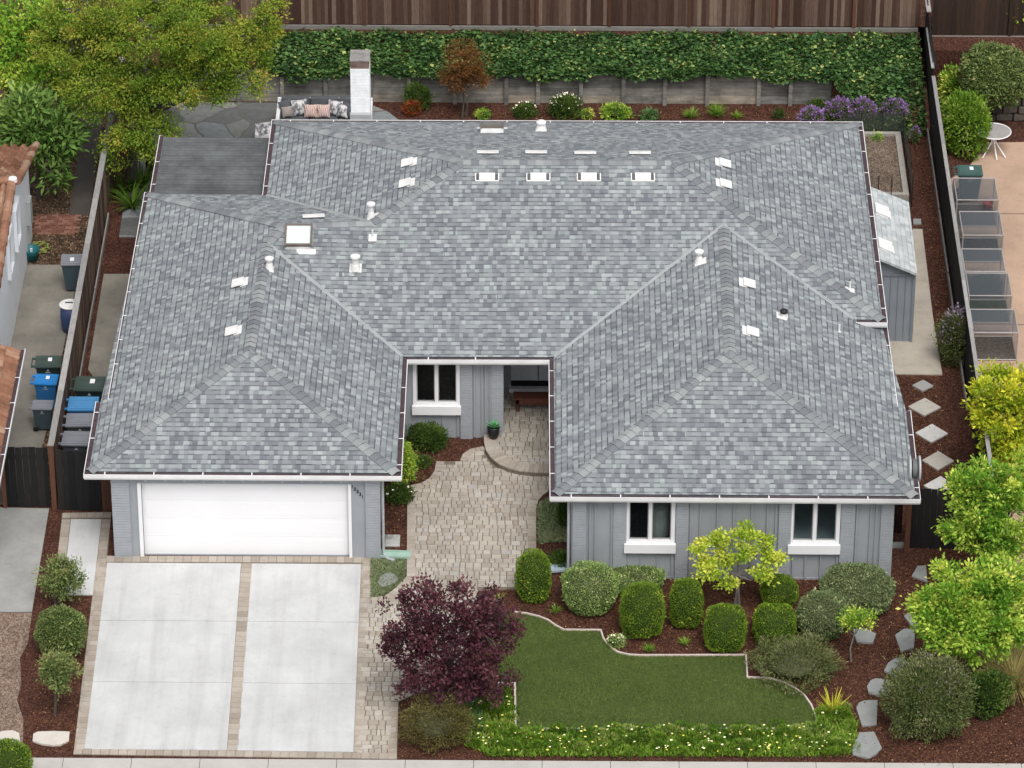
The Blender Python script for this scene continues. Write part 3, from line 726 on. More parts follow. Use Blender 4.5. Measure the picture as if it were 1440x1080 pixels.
# stepping stones and loose pavers: each its own thing
def slabstone(name, px, mat, label, cat, group, h=.045, bev=.012):
    c = [sum(q) / len(px) for q in zip(*px)]; p = G(*c); m = MB(); m.prism([(a - p.x, b_ - p.y) for a, b_ in pxpoly(px)], -.02, h)
    o = m.build(name, mat, bevel=bev); o.location = (p.x, p.y, 0); return tag(o, label, cat, group)
FS = 'natural flagstones of the stepping path'
for lab, px in (('pale flagstone of the mulch path beside the small standard tree trunk', [(1199, 887), (1215, 885), (1232, 893), (1227, 906), (1205, 905)]),
                ('five sided flagstone in mulch just below the lowest bright green tree crown', [(1258.5, 895), (1271.5, 886), (1287, 887), (1285, 913), (1266.7, 918)]),
                ('leaf shaped grey flagstone at the top of the big rosemary mound', [(1243, 945), (1249, 934), (1258, 928), (1270, 926), (1278, 936), (1269, 945), (1258.5, 951.5)]),
                ('rounded flagstone left of the rosemary mound, third from the sidewalk', [(1219, 967), (1224, 959), (1231, 956), (1254, 958.5), (1253, 975), (1238, 981), (1221.5, 976)]),
                ('upright flagstone right of the yellow flowered ground cover, second from the sidewalk', [(1204, 997), (1208, 990), (1216, 987), (1234, 986.7), (1232.6, 1020.7), (1212, 1022.6)]),
                ('largest flagstone, last of the path before the sidewalk', [(1198, 1054), (1208.5, 1032), (1229, 1031), (1240, 1054), (1232, 1062), (1221.5, 1068), (1199, 1063)]),
                ('flagstone half hidden under the tree in the shade by the dark side fence', [(1282, 812), (1290, 798), (1302, 797), (1304, 820)]),
                ('flagstone almost hidden beneath the left tip of the lowest tree crown', [(1271, 868), (1279, 862), (1296, 866), (1298, 884), (1284, 885)])):
    slabstone('stepping_stone', px, stone_top, lab, 'stepping stone', FS)
DG = 'square concrete pavers laid as diamonds in the mulch'
dl = ['smallest diamond paver with a dark centre beside the cream slab', 'second diamond paver from the cream slab, buff coloured', 'whitest diamond paver, middle of the row', 'buff diamond paver touching the tree crown, next to the hose reel', 'diamond paver partly under the tree crown at the house corner']
dm = [concrete_mat('diamond_paver_%s' % k, c, .18, scale=4) for k, c in (('grey', (.36, .36, .35)), ('buff', (.50, .47, .42)), ('white', (.62, .61, .59)))]
for k, (cx, cy, a, b_) in enumerate(((1297.7, 544, 15, 8), (1300, 574, 23.2, 12.6), (1310, 611, 23, 13), (1319, 649.5, 22.5, 13.2), (1322, 685, 23, 13.5))):
    slabstone('diamond_paver', [(cx - a, cy - .5), (cx + .5, cy - b_), (cx + a, cy + .5), (cx - .5, cy + b_)], dm[(0, 1, 2, 1, 2)[k]], dl[k], 'paver', DG)
PF = 'cream flagstones by the left sidewalk'
slabstone('flagstone', [(47, 1034), (53, 1031), (74, 1030), (98, 1031), (97, 1043), (92, 1046), (86, 1049), (74, 1050), (58, 1048), (46, 1044)], pale_stone, 'cream rectangular flagstone in the red mulch left of the driveway', 'flagstone', PF)
slabstone('flagstone', [(-14, 1036), (4, 1030), (18, 1029), (27, 1033), (29, 1046), (25, 1052), (8, 1056), (-12, 1050)], pale_stone, 'cream flagstone behind the clipped shrub at the bottom left corner', 'flagstone', PF)
slabstone('flagstone', [(531, 821), (536, 812), (546, 806.5), (556, 810), (560, 818), (548, 825), (537, 827)], stone_top, 'small grey flagstone in the grass patch at the garage corner', 'flagstone', None)
slabstone('stepping_pad', [(1284, 309.5), (1295, 309.5), (1295.5, 316.5), (1284.5, 316.5)], stone_top, 'small square grey pad in mulch beside the shed', 'stepping pad', None)

# lawn and its edging
lawn_px = [(712, 862), (724, 862), (740, 864), (757, 868), (770, 873), (780, 880), (793, 887), (845, 887.5), (848, 898), (853, 906), (860, 913), (870, 919), (884, 922), (900, 923), (1049, 922.5), (1051, 954), (1068, 954.5), (1085, 956), (1102, 961),
           (1118, 969), (1131, 979), (1141, 993), (1147, 1009), (1149, 1025.5), (726, 1025.5), (724, 962.5), (705, 962.5), (690, 900)]
lawn_poly = pxpoly(lawn_px)
turf_base = mulch_mat('turf_base', [(0, (.06, .085, .024)), (.5, (.08, .112, .034)), (1, (.105, .14, .05))], 60, .15)
sheet('lawn', lawn_poly, .012, turf_base)
m = MB()
def strip(line, wd, z):
    P = [Vector(p) for p in line]
    for a, b_ in zip(P[:-1], P[1:]):
        d = (b_ - a).normalized(); q = Vector((-d.y, d.x)) * wd / 2; e = d * .012
        m.prism([tuple(a - q - e), tuple(b_ - q + e), tuple(b_ + q + e), tuple(a + q - e)], 0, z + random.uniform(0, .002))
strip(L_(*lawn_px[1:24]), .036, .05); strip(L_((1149, 1026.5), (726, 1026.5)), .036, .05); strip(L_((725, 1027), (724, 962.5), (700, 962.5)), .045, .05)
tag(m.build('lawn_edging', plain('edging_pink_white', (.60, .50, .46), .7, .12, 5)), 'thin pale pink edging strip curving around the green lawn', 'edging')

# ---------------------------------------------------------------- fences and walls
fence_wood = tinted('brown_fence_board', [(0, (.046, .023, .017)), (.4, (.08, .045, .033)), (.75, (.125, .077, .058)), (1, (.21, .145, .112))], .9, .35, 9, (6, 6, .5), .3)
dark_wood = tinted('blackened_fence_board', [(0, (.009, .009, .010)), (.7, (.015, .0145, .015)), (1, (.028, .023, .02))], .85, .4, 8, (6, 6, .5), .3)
red_wood = tinted('red_stained_post', [(0, (.075, .033, .022)), (1, (.13, .058, .036))], .85, .3, 8, (6, 6, .5), .3)
grey_wood = tinted('weathered_grey_timber', [(0, (.135, .127, .118)), (.5, (.20, .19, .175)), (1, (.29, .265, .235))], .9, .3, 7, (.6, 5, 5), .3)
sleeper = tinted('retaining_sleeper', [(0, (.16, .153, .14)), (.35, (.24, .235, .22)), (.7, (.31, .29, .255)), (1, (.42, .36, .285))], .9, .4, 3.0, (.5, 4, 4), .3, stain=.5, stain_scale=1.6)
side_wood = tinted('side_fence_board', [(0, (.06, .036, .026)), (.5, (.12, .075, .055)), (1, (.24, .17, .13))], .9, .35, 9, (6, 6, .5), .3)
old_cap = tinted('fence_cap_timber', [(0, (.22, .215, .21)), (1, (.34, .33, .32))], .9, .3, 6, (5, .6, 5), .3)
def fence(name, label, cat, P0, P1, h, mat, posts=(), post_mat=None, cap=None, bw=.14, th=.022, gap=.006, jit=.02, rails=True, ph=.0, post_w=.09, side=1, kick=None):
    P0, P1 = Vector(P0), Vector(P1); root = thing(name, label, cat, None, P0)
    d = (P1 - P0); ln = Vector((d.x, d.y)).length; dz = d.z / ln; u = Vector((d.x, d.y, 0)).normalized(); q = Vector((u.y, -u.x, 0)) * side
    m = MB(); t = 0; k = 0
    while t < ln - .02:
        b_ = min(bw * random.uniform(.85, 1.1), ln - t); hh = h + random.uniform(-jit, jit); c = P0 + u * (t + b_ / 2) + Vector((0, 0, dz * t + hh / 2)) + q * random.uniform(0, .008)
        m.box(c, (b_ - gap, th, hh), 0, random.random(), (u, q, Vector((0, 0, 1)))); t += b_; k += 1
    m.build('board_panel', mat, root)
    if rails:
        for zr in (.25, h - .3):
            m = MB(); m.box(P0 + u * ln / 2 - q * .045 + Vector((0, 0, zr + dz * ln / 2)), (ln, .05, .09), 0, .4, (u, q, Vector((0, 0, 1)))); m.build('rail', mat, root)
    for p in posts:
        m = MB(); m.box(P0 + u * p + q * .06 + Vector((0, 0, (h + ph) / 2 + dz * p)), (post_w, .09, h + ph), 0, random.random(), (u, q, Vector((0, 0, 1)))); m.build('post', post_mat or mat, root)
    if cap:
        m = MB(); t = 0
        while t < ln - .01:
            b_ = min(2.4, ln - t); m.box(P0 + u * (t + b_ / 2) + Vector((0, 0, h + .03 + dz * t)), (b_ - .008, cap, .035), 0, random.random(), (u, q, Vector((0, 0, 1)))); t += b_
        m.build('cap_rail', old_cap, root)
    if kick:
        for a, b_ in kick:
            m = MB(); m.box(P0 + u * (a + b_) / 2 + q * .09 + Vector((0, 0, .09)), (b_ - a, .035, .2), 0, random.random(), (u, q, Vector((0, 0, 1)))); m.build('kickboard', old_cap, root)
    return root
YB = 25.0; zb = 1.42
bp = [3.41, 5.68, 8.11, 10.55, 12.59, 14.84, 17.21, 19.48]
f_ = fence('back_fence', 'tall brown board fence with reddish posts above the ivy bank', 'fence', (-1.0, YB, zb + .12), (21.35, YB, zb + .12), 1.9, fence_wood, [p + 1 for p in bp], red_wood, None, .115, side=1)
m = MB(); m.bx(-1, 21.3, YB - .09, YB - .03, zb - .02, zb + .1); m.build('kickboard', grey_wood, f_)
f2_ = fence('neighbour_back_fence', 'dark brown board fence at the rear of the yard on the right', 'fence', (21.7, YB + .1, 1.25), (30, YB + .1, 1.25), 1.9, tinted('dark_brown_board', [(0, (.022, .014, .012)), (.6, (.045, .026, .018)), (1, (.10, .055, .033))], .9, .35, 9, (6, 6, .5), .3), [2.2, 4.6], None, None, .14)
m = MB(); m.bx(21.7, 30, YB - .02, YB + .05, 1.12, 1.24); m.build('kickboard', grey_wood, f2_)
fence('side_fence', 'brown board side fence with grey weathered cap on the left of the house', 'fence', (-1.04, 2.5, 0), (-.98, 22.5, 0), 1.72, side_wood, (), None, .15, .14, side=1, kick=((.2, 9.9), (10, 14)))
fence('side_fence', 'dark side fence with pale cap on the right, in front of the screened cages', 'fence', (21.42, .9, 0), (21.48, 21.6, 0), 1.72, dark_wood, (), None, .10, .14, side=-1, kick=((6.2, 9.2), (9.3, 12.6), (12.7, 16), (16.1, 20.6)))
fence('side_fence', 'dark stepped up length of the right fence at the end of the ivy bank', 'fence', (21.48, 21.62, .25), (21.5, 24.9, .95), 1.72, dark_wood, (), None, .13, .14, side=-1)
fence('side_gate', 'black board gate fence beside the terracotta roof eave, left of the brown post', 'fence', (-2.25, 2.42, 0), (-1.13, 2.42, 0), 1.70, dark_wood, (.03,), red_wood, None, .17, jit=.012)
gt = fence('side_gate', 'black board gate hung between the brown post and the garage', 'gate', (-.93, 2.30, 0), (.12, 2.26, 0), 1.70, dark_wood, (), red_wood, None, .16, jit=.012)
fence('gate_jamb', 'narrow reddish board panel at the garage corner beside the black gate', 'gate jamb', (.13, 2.28, 0), (.45, 2.28, 0), 1.75, red_wood, (), None, None, .1, rails=False)
m = MB(); m.bx(.28, .42, 2.18, 2.26, .98, 1.02); m.bx(.38, .42, 2.12, 2.18, .9, 1.08); m.build('latch', white_metal, gt)
def post(x, y, h, label, tw=.1):
    m = MB(); m.box((0, 0, h / 2), (tw, tw, h), 0, .8); m.box((0, 0, h + .012), (tw + .03, tw + .03, .024), 1, .8)
    o = m.build('fence_post', [red_wood, grey_wood]); o.location = (x, y, 0); tag(o, label, 'post', 'brown corner posts of the side fences')
post(-1.03, 2.36, 1.82, 'square brown corner post between the two black gate panels', .12); post(19.42, .72, 1.75, 'square brown post at the right house corner by the dark gate', .12)
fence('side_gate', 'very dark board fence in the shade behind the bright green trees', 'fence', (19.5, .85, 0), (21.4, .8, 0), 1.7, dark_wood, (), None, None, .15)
fence('side_gate', 'dark reddish narrow gate between right house corner and brown post', 'gate', (18.96, 1.5, 0), (19.36, 1.5, 0), 1.65, tinted('dark_red_board', [(0, (.012, .007, .006)), (1, (.03, .014, .011))], .9, .3, 9, (6, 6, .5)), (), None, None, .13)
slabstone('step', [(1251, 766), (1271, 766), (1271, 771), (1251, 771)], stone_top, 'pale stone sill at the foot of the dark reddish gate', 'step', None, .08)

# retaining wall
rw = thing('retaining_wall', 'low grey timber retaining wall of stacked planks below the ivy', 'retaining wall', None, (9, 23.2, 0))
xs = [-.6, 1.0, 2.2, 3.42, 4.64, 5.91, 6.97, 8.26, 9.70, 10.59, 11.79, 12.98, 14.14, 15.33, 16.77, 17.66, 19.0, 20.3]
for r in range(4):
    m = MB()
    for a, b_ in zip(xs[:-1], xs[1:]): m.bx(a + .003, b_ - .003, 23.2 + random.uniform(-.012, .012), 23.27, r * .24 + .004, r * .24 + .238, 0, min(1, max(0, random.random() * .75 + (.25 if r == 0 else 0))))
    m.build('plank', sleeper, rw)
for x in xs: m = MB(); m.bx(x - .055, x + .055, 23.08, 23.185, 0, .92 + random.uniform(-.1, .04), 0, random.random() * .6); m.build('post', sleeper, rw)

# ---------------------------------------------------------------- shed against the right wall
def shingled(name, pts, th, parent, sc=1.0):
    n_ = newell(pts)
    if n_.z < 0: pts = pts[::-1]; n_ = -n_
    up = (Vector((0, 0, 1)) - n_ * n_.z).normalized(); ea = up.cross(n_)
    b_ = bmesh.new(); ul = b_.loops.layers.uv.new('UVMap')
    def fc(ps):
        f = b_.faces.new([b_.verts.new(p) for p in ps])
        for lp in f.loops: lp[ul].uv = (lp.vert.co.dot(ea) * sc, lp.vert.co.dot(up) * sc)
    lo = [p - Vector((0, 0, th)) for p in pts]; fc(pts); fc(lo[::-1])
    for i in range(len(pts)): j = (i + 1) % len(pts); fc([lo[i], lo[j], pts[j], pts[i]])
    me = bpy.data.meshes.new(name); b_.to_mesh(me); b_.free()
    o = bpy.data.objects.new(name, me); COL.objects.link(o); attach(o, parent); return o
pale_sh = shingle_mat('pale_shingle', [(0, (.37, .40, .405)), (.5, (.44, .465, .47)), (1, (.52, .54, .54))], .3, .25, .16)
shed = thing('lean_to_shed', 'small grey lean-to shed with pale shingle roof on the right side of the house', 'shed', None, (19.8, 12, 0))
fr, br_ = G(1290, 385, 2.15), G(1278, 284, 2.15)
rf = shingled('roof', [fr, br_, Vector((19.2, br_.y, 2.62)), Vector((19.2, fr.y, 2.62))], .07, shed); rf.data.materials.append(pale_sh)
m = MB(); c_ = [(19.1, 0), (20.2, 0), (20.2, 2.09), (19.1, 2.56)]
m.face([(x, 10.32, z) for x, z in c_]); m.face([(x, 13.9, z) for x, z in c_[::-1]])
for k in range(4): (xa, za), (xb, zb_) = c_[k], c_[(k + 1) % 4]; m.face([(xa, 13.9, za), (xb, 13.9, zb_), (xb, 10.32, zb_), (xa, 10.32, za)])
m.build('wall', plain('shed_grey_blue', (.235, .26, .29), .7, .06, 2), shed)
m = MB()
for k in range(6): m.bx(19.2 + k * .19, 19.21 + k * .19, 10.30, 10.317, .1, 2.0)
m.bx(20.13, 20.21, 10.29, 10.318, 0, 2.06); m.bx(19.1, 20.13, 10.29, 10.318, 1.97, 2.06); m.build('trim', plain('shed_trim', (.19, .21, .235), .7, .06, 2), shed)
Xs = (fr - Vector((19.2, fr.y, 2.62))).normalized(); Zs = Vector((0, 1, 0)).cross(Xs) * -1
if Zs.z < 0: Zs = -Zs
for px, py in ((1239, 298), (1243.5, 347)):
    p = G(px, py, 2.5); m = MB(); ax = (Xs, Vector((0, 1, 0)), Zs); m.box(p, (.36, .46, .13), 0, .5, ax); m.box(p + Zs * .075, (.40, .5, .02), 0, .5, ax); m.box(p + Xs * .22 + Zs * .02, (.1, .36, .03), 0, .5, ax); m.build('roof_vent', white_metal, shed, bevel=.01)
# patio cover
def corrugated(m, o, ua, na, us, ln, period, amp, per=6, mi=0, lip=0.0, course=.4):
    """ribbed sheet: ua across the ribs for na metres, us along the ribs for ln metres"""
    up = ua.cross(us).normalized()
    if up.z < 0: up = -up
    n_ = max(2, int(na / period * per)); nc = max(1, int(ln / course)) if lip else 1
    for c in range(nc):
        a0, a1 = ln * c / nc, ln * (c + 1) / nc
        for i in range(n_):
            h = [amp * math.sin(2 * math.pi * (i + e) / per) for e in (0, 1)]; t = (hash((c, i // per)) % 97) / 97
            p = [o + ua * (na * (i + e) / n_) for e in (0, 1)]
            m.face([p[0] + us * a0 + up * h[0], p[1] + us * a0 + up * h[1], p[1] + us * a1 + up * (h[1] + lip), p[0] + us * a1 + up * (h[0] + lip)], mi, t)
            if lip: m.face([p[0] + us * a1 + up * (h[0] + lip), p[1] + us * a1 + up * (h[1] + lip), p[1] + us * a1 + up * h[1], p[0] + us * a1 + up * h[0]], mi, t * .3)
pc = thing('patio_cover', 'dark grey corrugated patio roof in the back corner of the house', 'patio cover', None, (2, 15, 0))
zc = 2.42; a, b_ = G(226, 192, zc + .1), G(212, 273, zc)
m = MB(); corrugated(m, Vector((b_.x, b_.y - .15, zc)), Vector((0, 1, .03)).normalized(), a.y - b_.y + .15, Vector((1, 0, 0)), 4.0, .135, .03, 6)
m.build('corrugated_sheet', tinted('corrugated_dark', [(0, (.085, .092, .097)), (1, (.11, .118, .123))], .6, .2, 2.2, stain=.35, stain_scale=1.1), pc)
gutter(None, pc, [Vector((b_.x - .03, b_.y - .1, zc + .055)), Vector((a.x - .03, a.y, zc + .145))], -1)
for x, y in ((a.x + .15, a.y - .15), (3.3, a.y - .15), (b_.x + .15, b_.y + .6)): m = MB(); m.bx(x - .05, x + .05, y - .05, y + .05, 0, zc - .03); m.build('post', white, pc)
m = MB(); m.bx(a.x + .05, 4.2, a.y - .2, a.y - .1, zc - .06, zc + .02); m.build('beam', white, pc)

# ---------------------------------------------------------------- raised bed with wire fence
bd = thing('raised_bed', 'raised timber garden bed of bare soil behind the shed', 'raised bed', None, (19.9, 19, 0))
q0, q1, q2 = G(1200, 185, .4), G(1266, 185, .4), G(1278, 274, .4); x0, x1, y1, y0 = 18.9, q1.x, q1.y, q2.y
for a in ((x0, x1, y1 - .14, y1), (x0, x1, y0, y0 + .14), (x1 - .15, x1, y0 + .141, y1 - .141)): m = MB(); m.bx(a[0], a[1], a[2], a[3], 0, .4, 0, .9); m.build('timber', tinted('bed_timber_%d' % int(a[2] * 10), [(0, (.2, .185, .16)), (1, (.33, .31, .28))], .9, .3, 6, (3, 3, 1), .3), bd)
m = MB(); m.bx(x0, x1 - .151, y0 + .141, y1 - .141, .0, .33); m.build('soil', bed_soil, bd)
def screen_mat(name, col, a):
    m, n, b = new_mat(name); b.inputs['Base Color'].default_value = (*col, 1); b.inputs['Roughness'].default_value = .5
    t = N(n, 'ShaderNodeBsdfTransparent'); mx = N(n, 'ShaderNodeMixShader'); mx.inputs[0].default_value = 1 - a
    L(n, b.outputs[0], mx.inputs[1]); L(n, t.outputs[0], mx.inputs[2]); L(n, mx.outputs[0], n.nodes['Material Output'].inputs['Surface']); return m
wire = screen_mat('dark_wire_mesh', (.05, .06, .05), .45)
wf = thing('wire_fence', 'dark wire mesh fence with thin posts around the raised soil bed', 'wire fence', None, (x1, y1, 0))
m = MB(); m.bx(x0, x1 + .07, y1 + .05, y1 + .056, .1, .95); m.bx(x1 + .07, x1 + .076, y0, y1 + .05, .1, .95); m.build('wire_mesh', wire, wf)
for p in [(x0 + .6, y1 + .06), (x1 - .5, y1 + .06), (x1 + .09, y1 + .06)] + [(x1 + .09, y0 + .05 + k * .72) for k in range(5)] + [(19.75, y0 - .02), (20.1, y0 - .02)]:
    m = MB(); m.tube([(p[0], p[1], 0), (p[0], p[1], 1.0)], .014, 6); m.build('post', dark_metal, wf)

# ---------------------------------------------------------------- wheeled bins
def bin_(x, y, z, rot, label, lid, body, sticker=True, group='wheeled bins', s=1.0, lidc=None):
    r = thing('wheeled_bin', label, 'bin', group)
    m = MB(); B = [(-.27, -.25), (.27, -.25), (.27, .25), (-.27, .25)]; T = [(-.35, -.30), (.36, -.30), (.36, .30), (-.35, .30)]
    lo = [Vector((a, b_, .08)) for a, b_ in B]; hi = [Vector((a, b_, .98)) for a, b_ in T]
    m.face(lo[::-1]); 
    for i in range(4): m.face([lo[i], lo[(i + 1) % 4], hi[(i + 1) % 4], hi[i]])
    m.face(hi); m.box((0, 0, .95), (.74, .63, .05)); m.build('bin_body', body, r, bevel=.015)
    m = MB(); m.box((.0, 0, 1.0), (.78, .66, .045)); m.box((.0, 0, 1.032), (.68, .56, .018)); m.box((.02, .14, 1.046), (.56, .1, .012)); m.box((.02, -.14, 1.046), (.56, .1, .012))
    l_ = m.build('lid', lid, r, bevel=.012)
    for sg in (-1, 1): m = MB(); m.box((-.44, sg * .22, .98), (.13, .05, .06)); m.build('hinge', lid, l_, bevel=.008)
    m = MB(); m.tube([(-.49, -.28, .98), (-.49, .28, .98)], .018, 8); m.build('handle', lid, r)
    if sticker: m = MB(); m.box((.05, .05, 1.0545), (.12, .2, .004)); m.build('sticker', white, l_)
    m = MB(); m.box((.0, -.297, .80), (.16, .004, .02), ax=None); m.face([(-.05, -.302, .85), (.05, -.302, .85), (0, -.302, .93)]); m.build('emblem', plain('emblem_grey', (.35, .36, .37), .6), r)
    for sg in (-1, 1):
        m = MB(); m.lathe((-.27, sg * .27, .11), [(.1, -.03), (.11, -.02), (.11, .02), (.1, .03)], 16, ax=(Vector((1, 0, 0)), Vector((0, 0, 1)), Vector((0, -1, 0)))); m.build('wheel', black, r, True)
    r.location = (x, y, z); r.rotation_euler = (0, 0, rot); r.scale = (s, s, s); return r
bin_grey = plain('bin_grey', (.055, .06, .07), .5, .1); lid_grey = plain('bin_lid_grey', (.21, .22, .25), .45, .08); bin_green = plain('bin_green', (.018, .032, .03), .5, .1); lid_green = plain('bin_lid_green', (.045, .07, .06), .45, .1)
bin_blue = plain('bin_blue', (.02, .12, .30), .5, .1); lid_blue = plain('bin_lid_blue', (.07, .25, .50), .45, .08); lid_blue2 = plain('bin_lid_bright_blue', (.02, .20, .52), .45, .08)
lid_teal = plain('bin_lid_teal', (.05, .105, .095), .45, .1); bin_slate = plain('bin_slate', (.045, .07, .085), .5, .1)
BG = 'wheeled bins in the side yards'
for px, py, lab, l_, b_, st, s in ((127, 540, 'dark green wheeled bin beside the house, rearmost of four in a row', lid_green, bin_green, True, 1.0), (117, 568, 'pale blue wheeled bin beside the house behind two grey bins', lid_blue, bin_blue, False, .95),
                                   (113, 591, 'grey wheeled bin beside the house between the blue bin and another grey bin', lid_grey, bin_grey, False, .9), (109, 617, 'grey wheeled bin beside the house nearest the black gate', lid_grey, bin_grey, False, .95),
                                   (68, 509, "dark green wheeled bin on the neighbour's path beyond the bright blue one", lid_green, bin_green, True, .84), (65, 534, "bright blue wheeled bin on the neighbour's path left of the fence", lid_blue2, bin_blue, True, .75),
                                   (60, 570, "tall slate grey wheeled bin on the neighbour's path nearest the gate", lid_grey, bin_slate, False, .66), (1364, 240, 'dark teal wheeled bin on the tan patio behind the screened cages', lid_teal, bin_slate, True, .86)):
    p = G(px, py, 1.02 * s); bin_(p.x, p.y, .02, random.uniform(-.05, .05), lab, l_, b_, st, BG, s)
p = G(101, 364, .9); bin_(p.x + .05, p.y, .02, math.pi + .05, "grey wheeled bin with round white label standing alone by the neighbour's brick paving", lid_grey, bin_slate, True, BG, .85)
# blue barrel
p = G(98, 428, .8); br = thing('rain_barrel', 'round blue barrel with white lid tucked beside the left fence', 'barrel', None, (p.x, p.y, 0))
m = MB(); m.lathe((p.x, p.y, 0), [(.2, .02), (.25, .2), (.26, .45), (.24, .78)], 22); m.build('barrel_body', plain('barrel_blue', (.03, .05, .13), .5), br, True)
m = MB(); m.lathe((p.x, p.y, .78), [(.26, 0), (.27, .03), (.22, .05), (.01, .055)], 22); m.box((p.x - .02, p.y + .03, .838), (.2, .05, .006), 1); m.build('lid', [white_metal, dark_metal], br)
# ---------------------------------------------------------------- screened cages
net = screen_mat('fine_insect_net', (.13, .15, .17), .22); cage_frame = plain('cage_frame', (.36, .34, .34), .5, .1)
CG = 'screened garden cages in a row behind the right fence'
for k, (xa, xb, yt, yb) in enumerate(((1341, 1404, 250.5, 281.5), (1349, 1411, 297.5, 331), (1352, 1414, 350, 382), (1358, 1423, 384, 416), (1364, 1432, 435, 468))):
    lab = ['screened cage standing in front of the teal bin, red bucket inside', 'screened cage, second from the teal bin, pale corner posts', 'screened cage in the middle of the row of five', 'screened cage with green plants inside, second from the yellow green tree', 'screened cage nearest the yellow green tree, bare soil in front'][k]
    a, b_ = G(xa, yt, .85), G(xb, yb, .85); X0, X1, Y0, Y1, Z1 = a.x, b_.x, b_.y, a.y, .85
    if k in (1, 3): Y0, Y1, X0 = Y0, Y1, X0 + .0
    r = thing('screen_cage', lab, 'garden cage', CG, ((X0 + X1) / 2, (Y0 + Y1) / 2, 0))
    m = MB(); c8 = [(x, y) for x in (X0, X1) for y in (Y0, Y1)]
    for x, y in c8: m.tube([(x, y, .02), (x, y, Z1)], .018, 6)
    for z in (.05, Z1):
        for y in (Y0, Y1): m.tube([(X0, y, z), (X1, y, z)], .016, 6)
        for x in (X0, X1): m.tube([(x, Y0, z), (x, Y1, z)], .016, 6)
    m.build('cage_frame', cage_frame, r)
    e = .004
    for bxx in ((X0, X1, Y0, Y1, Z1 - .012, Z1 - .009), (X0, X1, Y1 - e, Y1 - e + .003, .06, Z1 - .02), (X1 - e, X1 - e + .003, Y0, Y1, .06, Z1 - .02), (X0 + e, X0 + e + .003, Y0, Y1, .06, Z1 - .02)) + (() if k == 4 else ((X0, X1, Y0 + e, Y0 + e + .003, .06, Z1 - .02),)):
        m = MB(); m.bx(*bxx); m.build('net_panel', net, r)
    m = MB(); m.bx(X0 + .03, X1 - .03, Y0 + .03, Y1 - .03, .022, .05); m.build('cage_soil', plain('cage_soil_%d' % k, ((.10, .085, .08), (.06, .065, .07), (.06, .06, .065), (.04, .055, .035), (.09, .075, .065))[k], .95, .4, 14), r)
p = G(1389, 291, .1); m = MB(); m.lathe((0, 0, 0), [(.09, .0), (.13, .16), (.14, .2), (.12, .19), (.08, .04)], 18); o = m.build('bucket', plain('red_bucket', (.30, .045, .05), .5), None, True); o.location = (p.x, p.y, .052); tag(o, 'small red bucket inside the cage by the teal bin', 'bucket')
# white patio table
tp = G(1398, 184.5, .7); tb = thing('patio_table', 'round glass patio table with white metal frame and splayed legs', 'table', None, (tp.x, tp.y, .02))
m = MB(); R = .46
m.tube([(tp.x + R * math.cos(a * math.pi / 20), tp.y + R * math.sin(a * math.pi / 20), .7) for a in range(41)], .017, 6, cap=False)
m.tube([(tp.x - R, tp.y, .69), (tp.x + R, tp.y, .69)], .009, 6); m.tube([(tp.x, tp.y - R, .688), (tp.x, tp.y + R, .688)], .009, 6); m.build('table_frame', white, tb)
m = MB(); m.lathe((tp.x, tp.y, .695), [(R - .02, 0), (R - .02, .008)], 40); m.build('table_top', screen_mat('frosted_glass', (.45, .43, .42), .6), tb)
for a in (225, 280, 320, 90): 
    c, s_ = math.cos(math.radians(a)), math.sin(math.radians(a)); m = MB(); m.tube([(tp.x + c * .05, tp.y + s_ * .05, .68), (tp.x + c * .08, tp.y + s_ * .08, .38), (tp.x + c * .43, tp.y + s_ * .43, .03)], .017, 8); m.build('leg', white, tb)
# dry stone wall on the right
ws = thing('stone_wall', 'low rough stone garden wall behind the white patio table', 'stone wall', None, (23.4, 22.5, 0))
m = MB(); rnd = random.Random(4)
for r in range(3):
    x = 22.3
    while x < 26:
        wd = rnd.uniform(.25, .5); m.box((x + wd / 2, 22.4 + rnd.uniform(-.04, .04), .13 + r * .24), (wd - .02, .4, .22), 0, rnd.random(), (Vector((1, rnd.uniform(-.1, .1), rnd.uniform(-.06, .06))).normalized(), Vector((0, 1, 0)), Vector((0, 0, 1)))); x += wd
m.build('stones', tinted('field_stone', [(0, (.05, .042, .036)), (1, (.12, .10, .085))], .9, .3, 8, bmp=.4), ws, bevel=.04)
# ---------------------------------------------------------------- outdoor sofa and pillows
sf = thing('outdoor_sofa', 'white framed outdoor sofa with dark grey cushions by the chimney', 'sofa', None, (4.4, 21.5, 0))
grey_f = plain('charcoal_cushion', (.085, .09, .10), .9, .12, 8, .3)
sx0, sx1 = 3.36, 6.0
m = MB(); m.bx(sx0, sx1, 20.9, 21.9, .18, .34); m.bx(sx0, sx0 + .1, 20.85, 21.9, .341, .72); m.bx(sx0, sx1, 21.9, 21.98, .18, .8); m.bx(sx1 - .1, sx1, 20.85, 21.9, .341, .72); m.build('sofa_frame', white, sf, bevel=.01)
for x in (sx0 + .06, sx1 - .06):
    for y in (20.92, 21.9): m = MB(); m.bx(x - .04, x + .04, y - .04, y + .04, .02, .179); m.build('leg', white, sf)
for k in range(3):
    a = sx0 + .12 + k * .8; m = MB(); m.bx(a, a + .79, 20.9, 21.68, .345, .5); m.build('seat_cushion', grey_f, sf, bevel=.04)
    m = MB(); m.box((a + .39, 21.78, .70), (.79, .17, .42), ax=(Vector((1, 0, 0)), Vector((0, .97, -.22)).normalized(), Vector((0, .22, .97)).normalized())); m.build('back_cushion', grey_f, sf, bevel=.05)
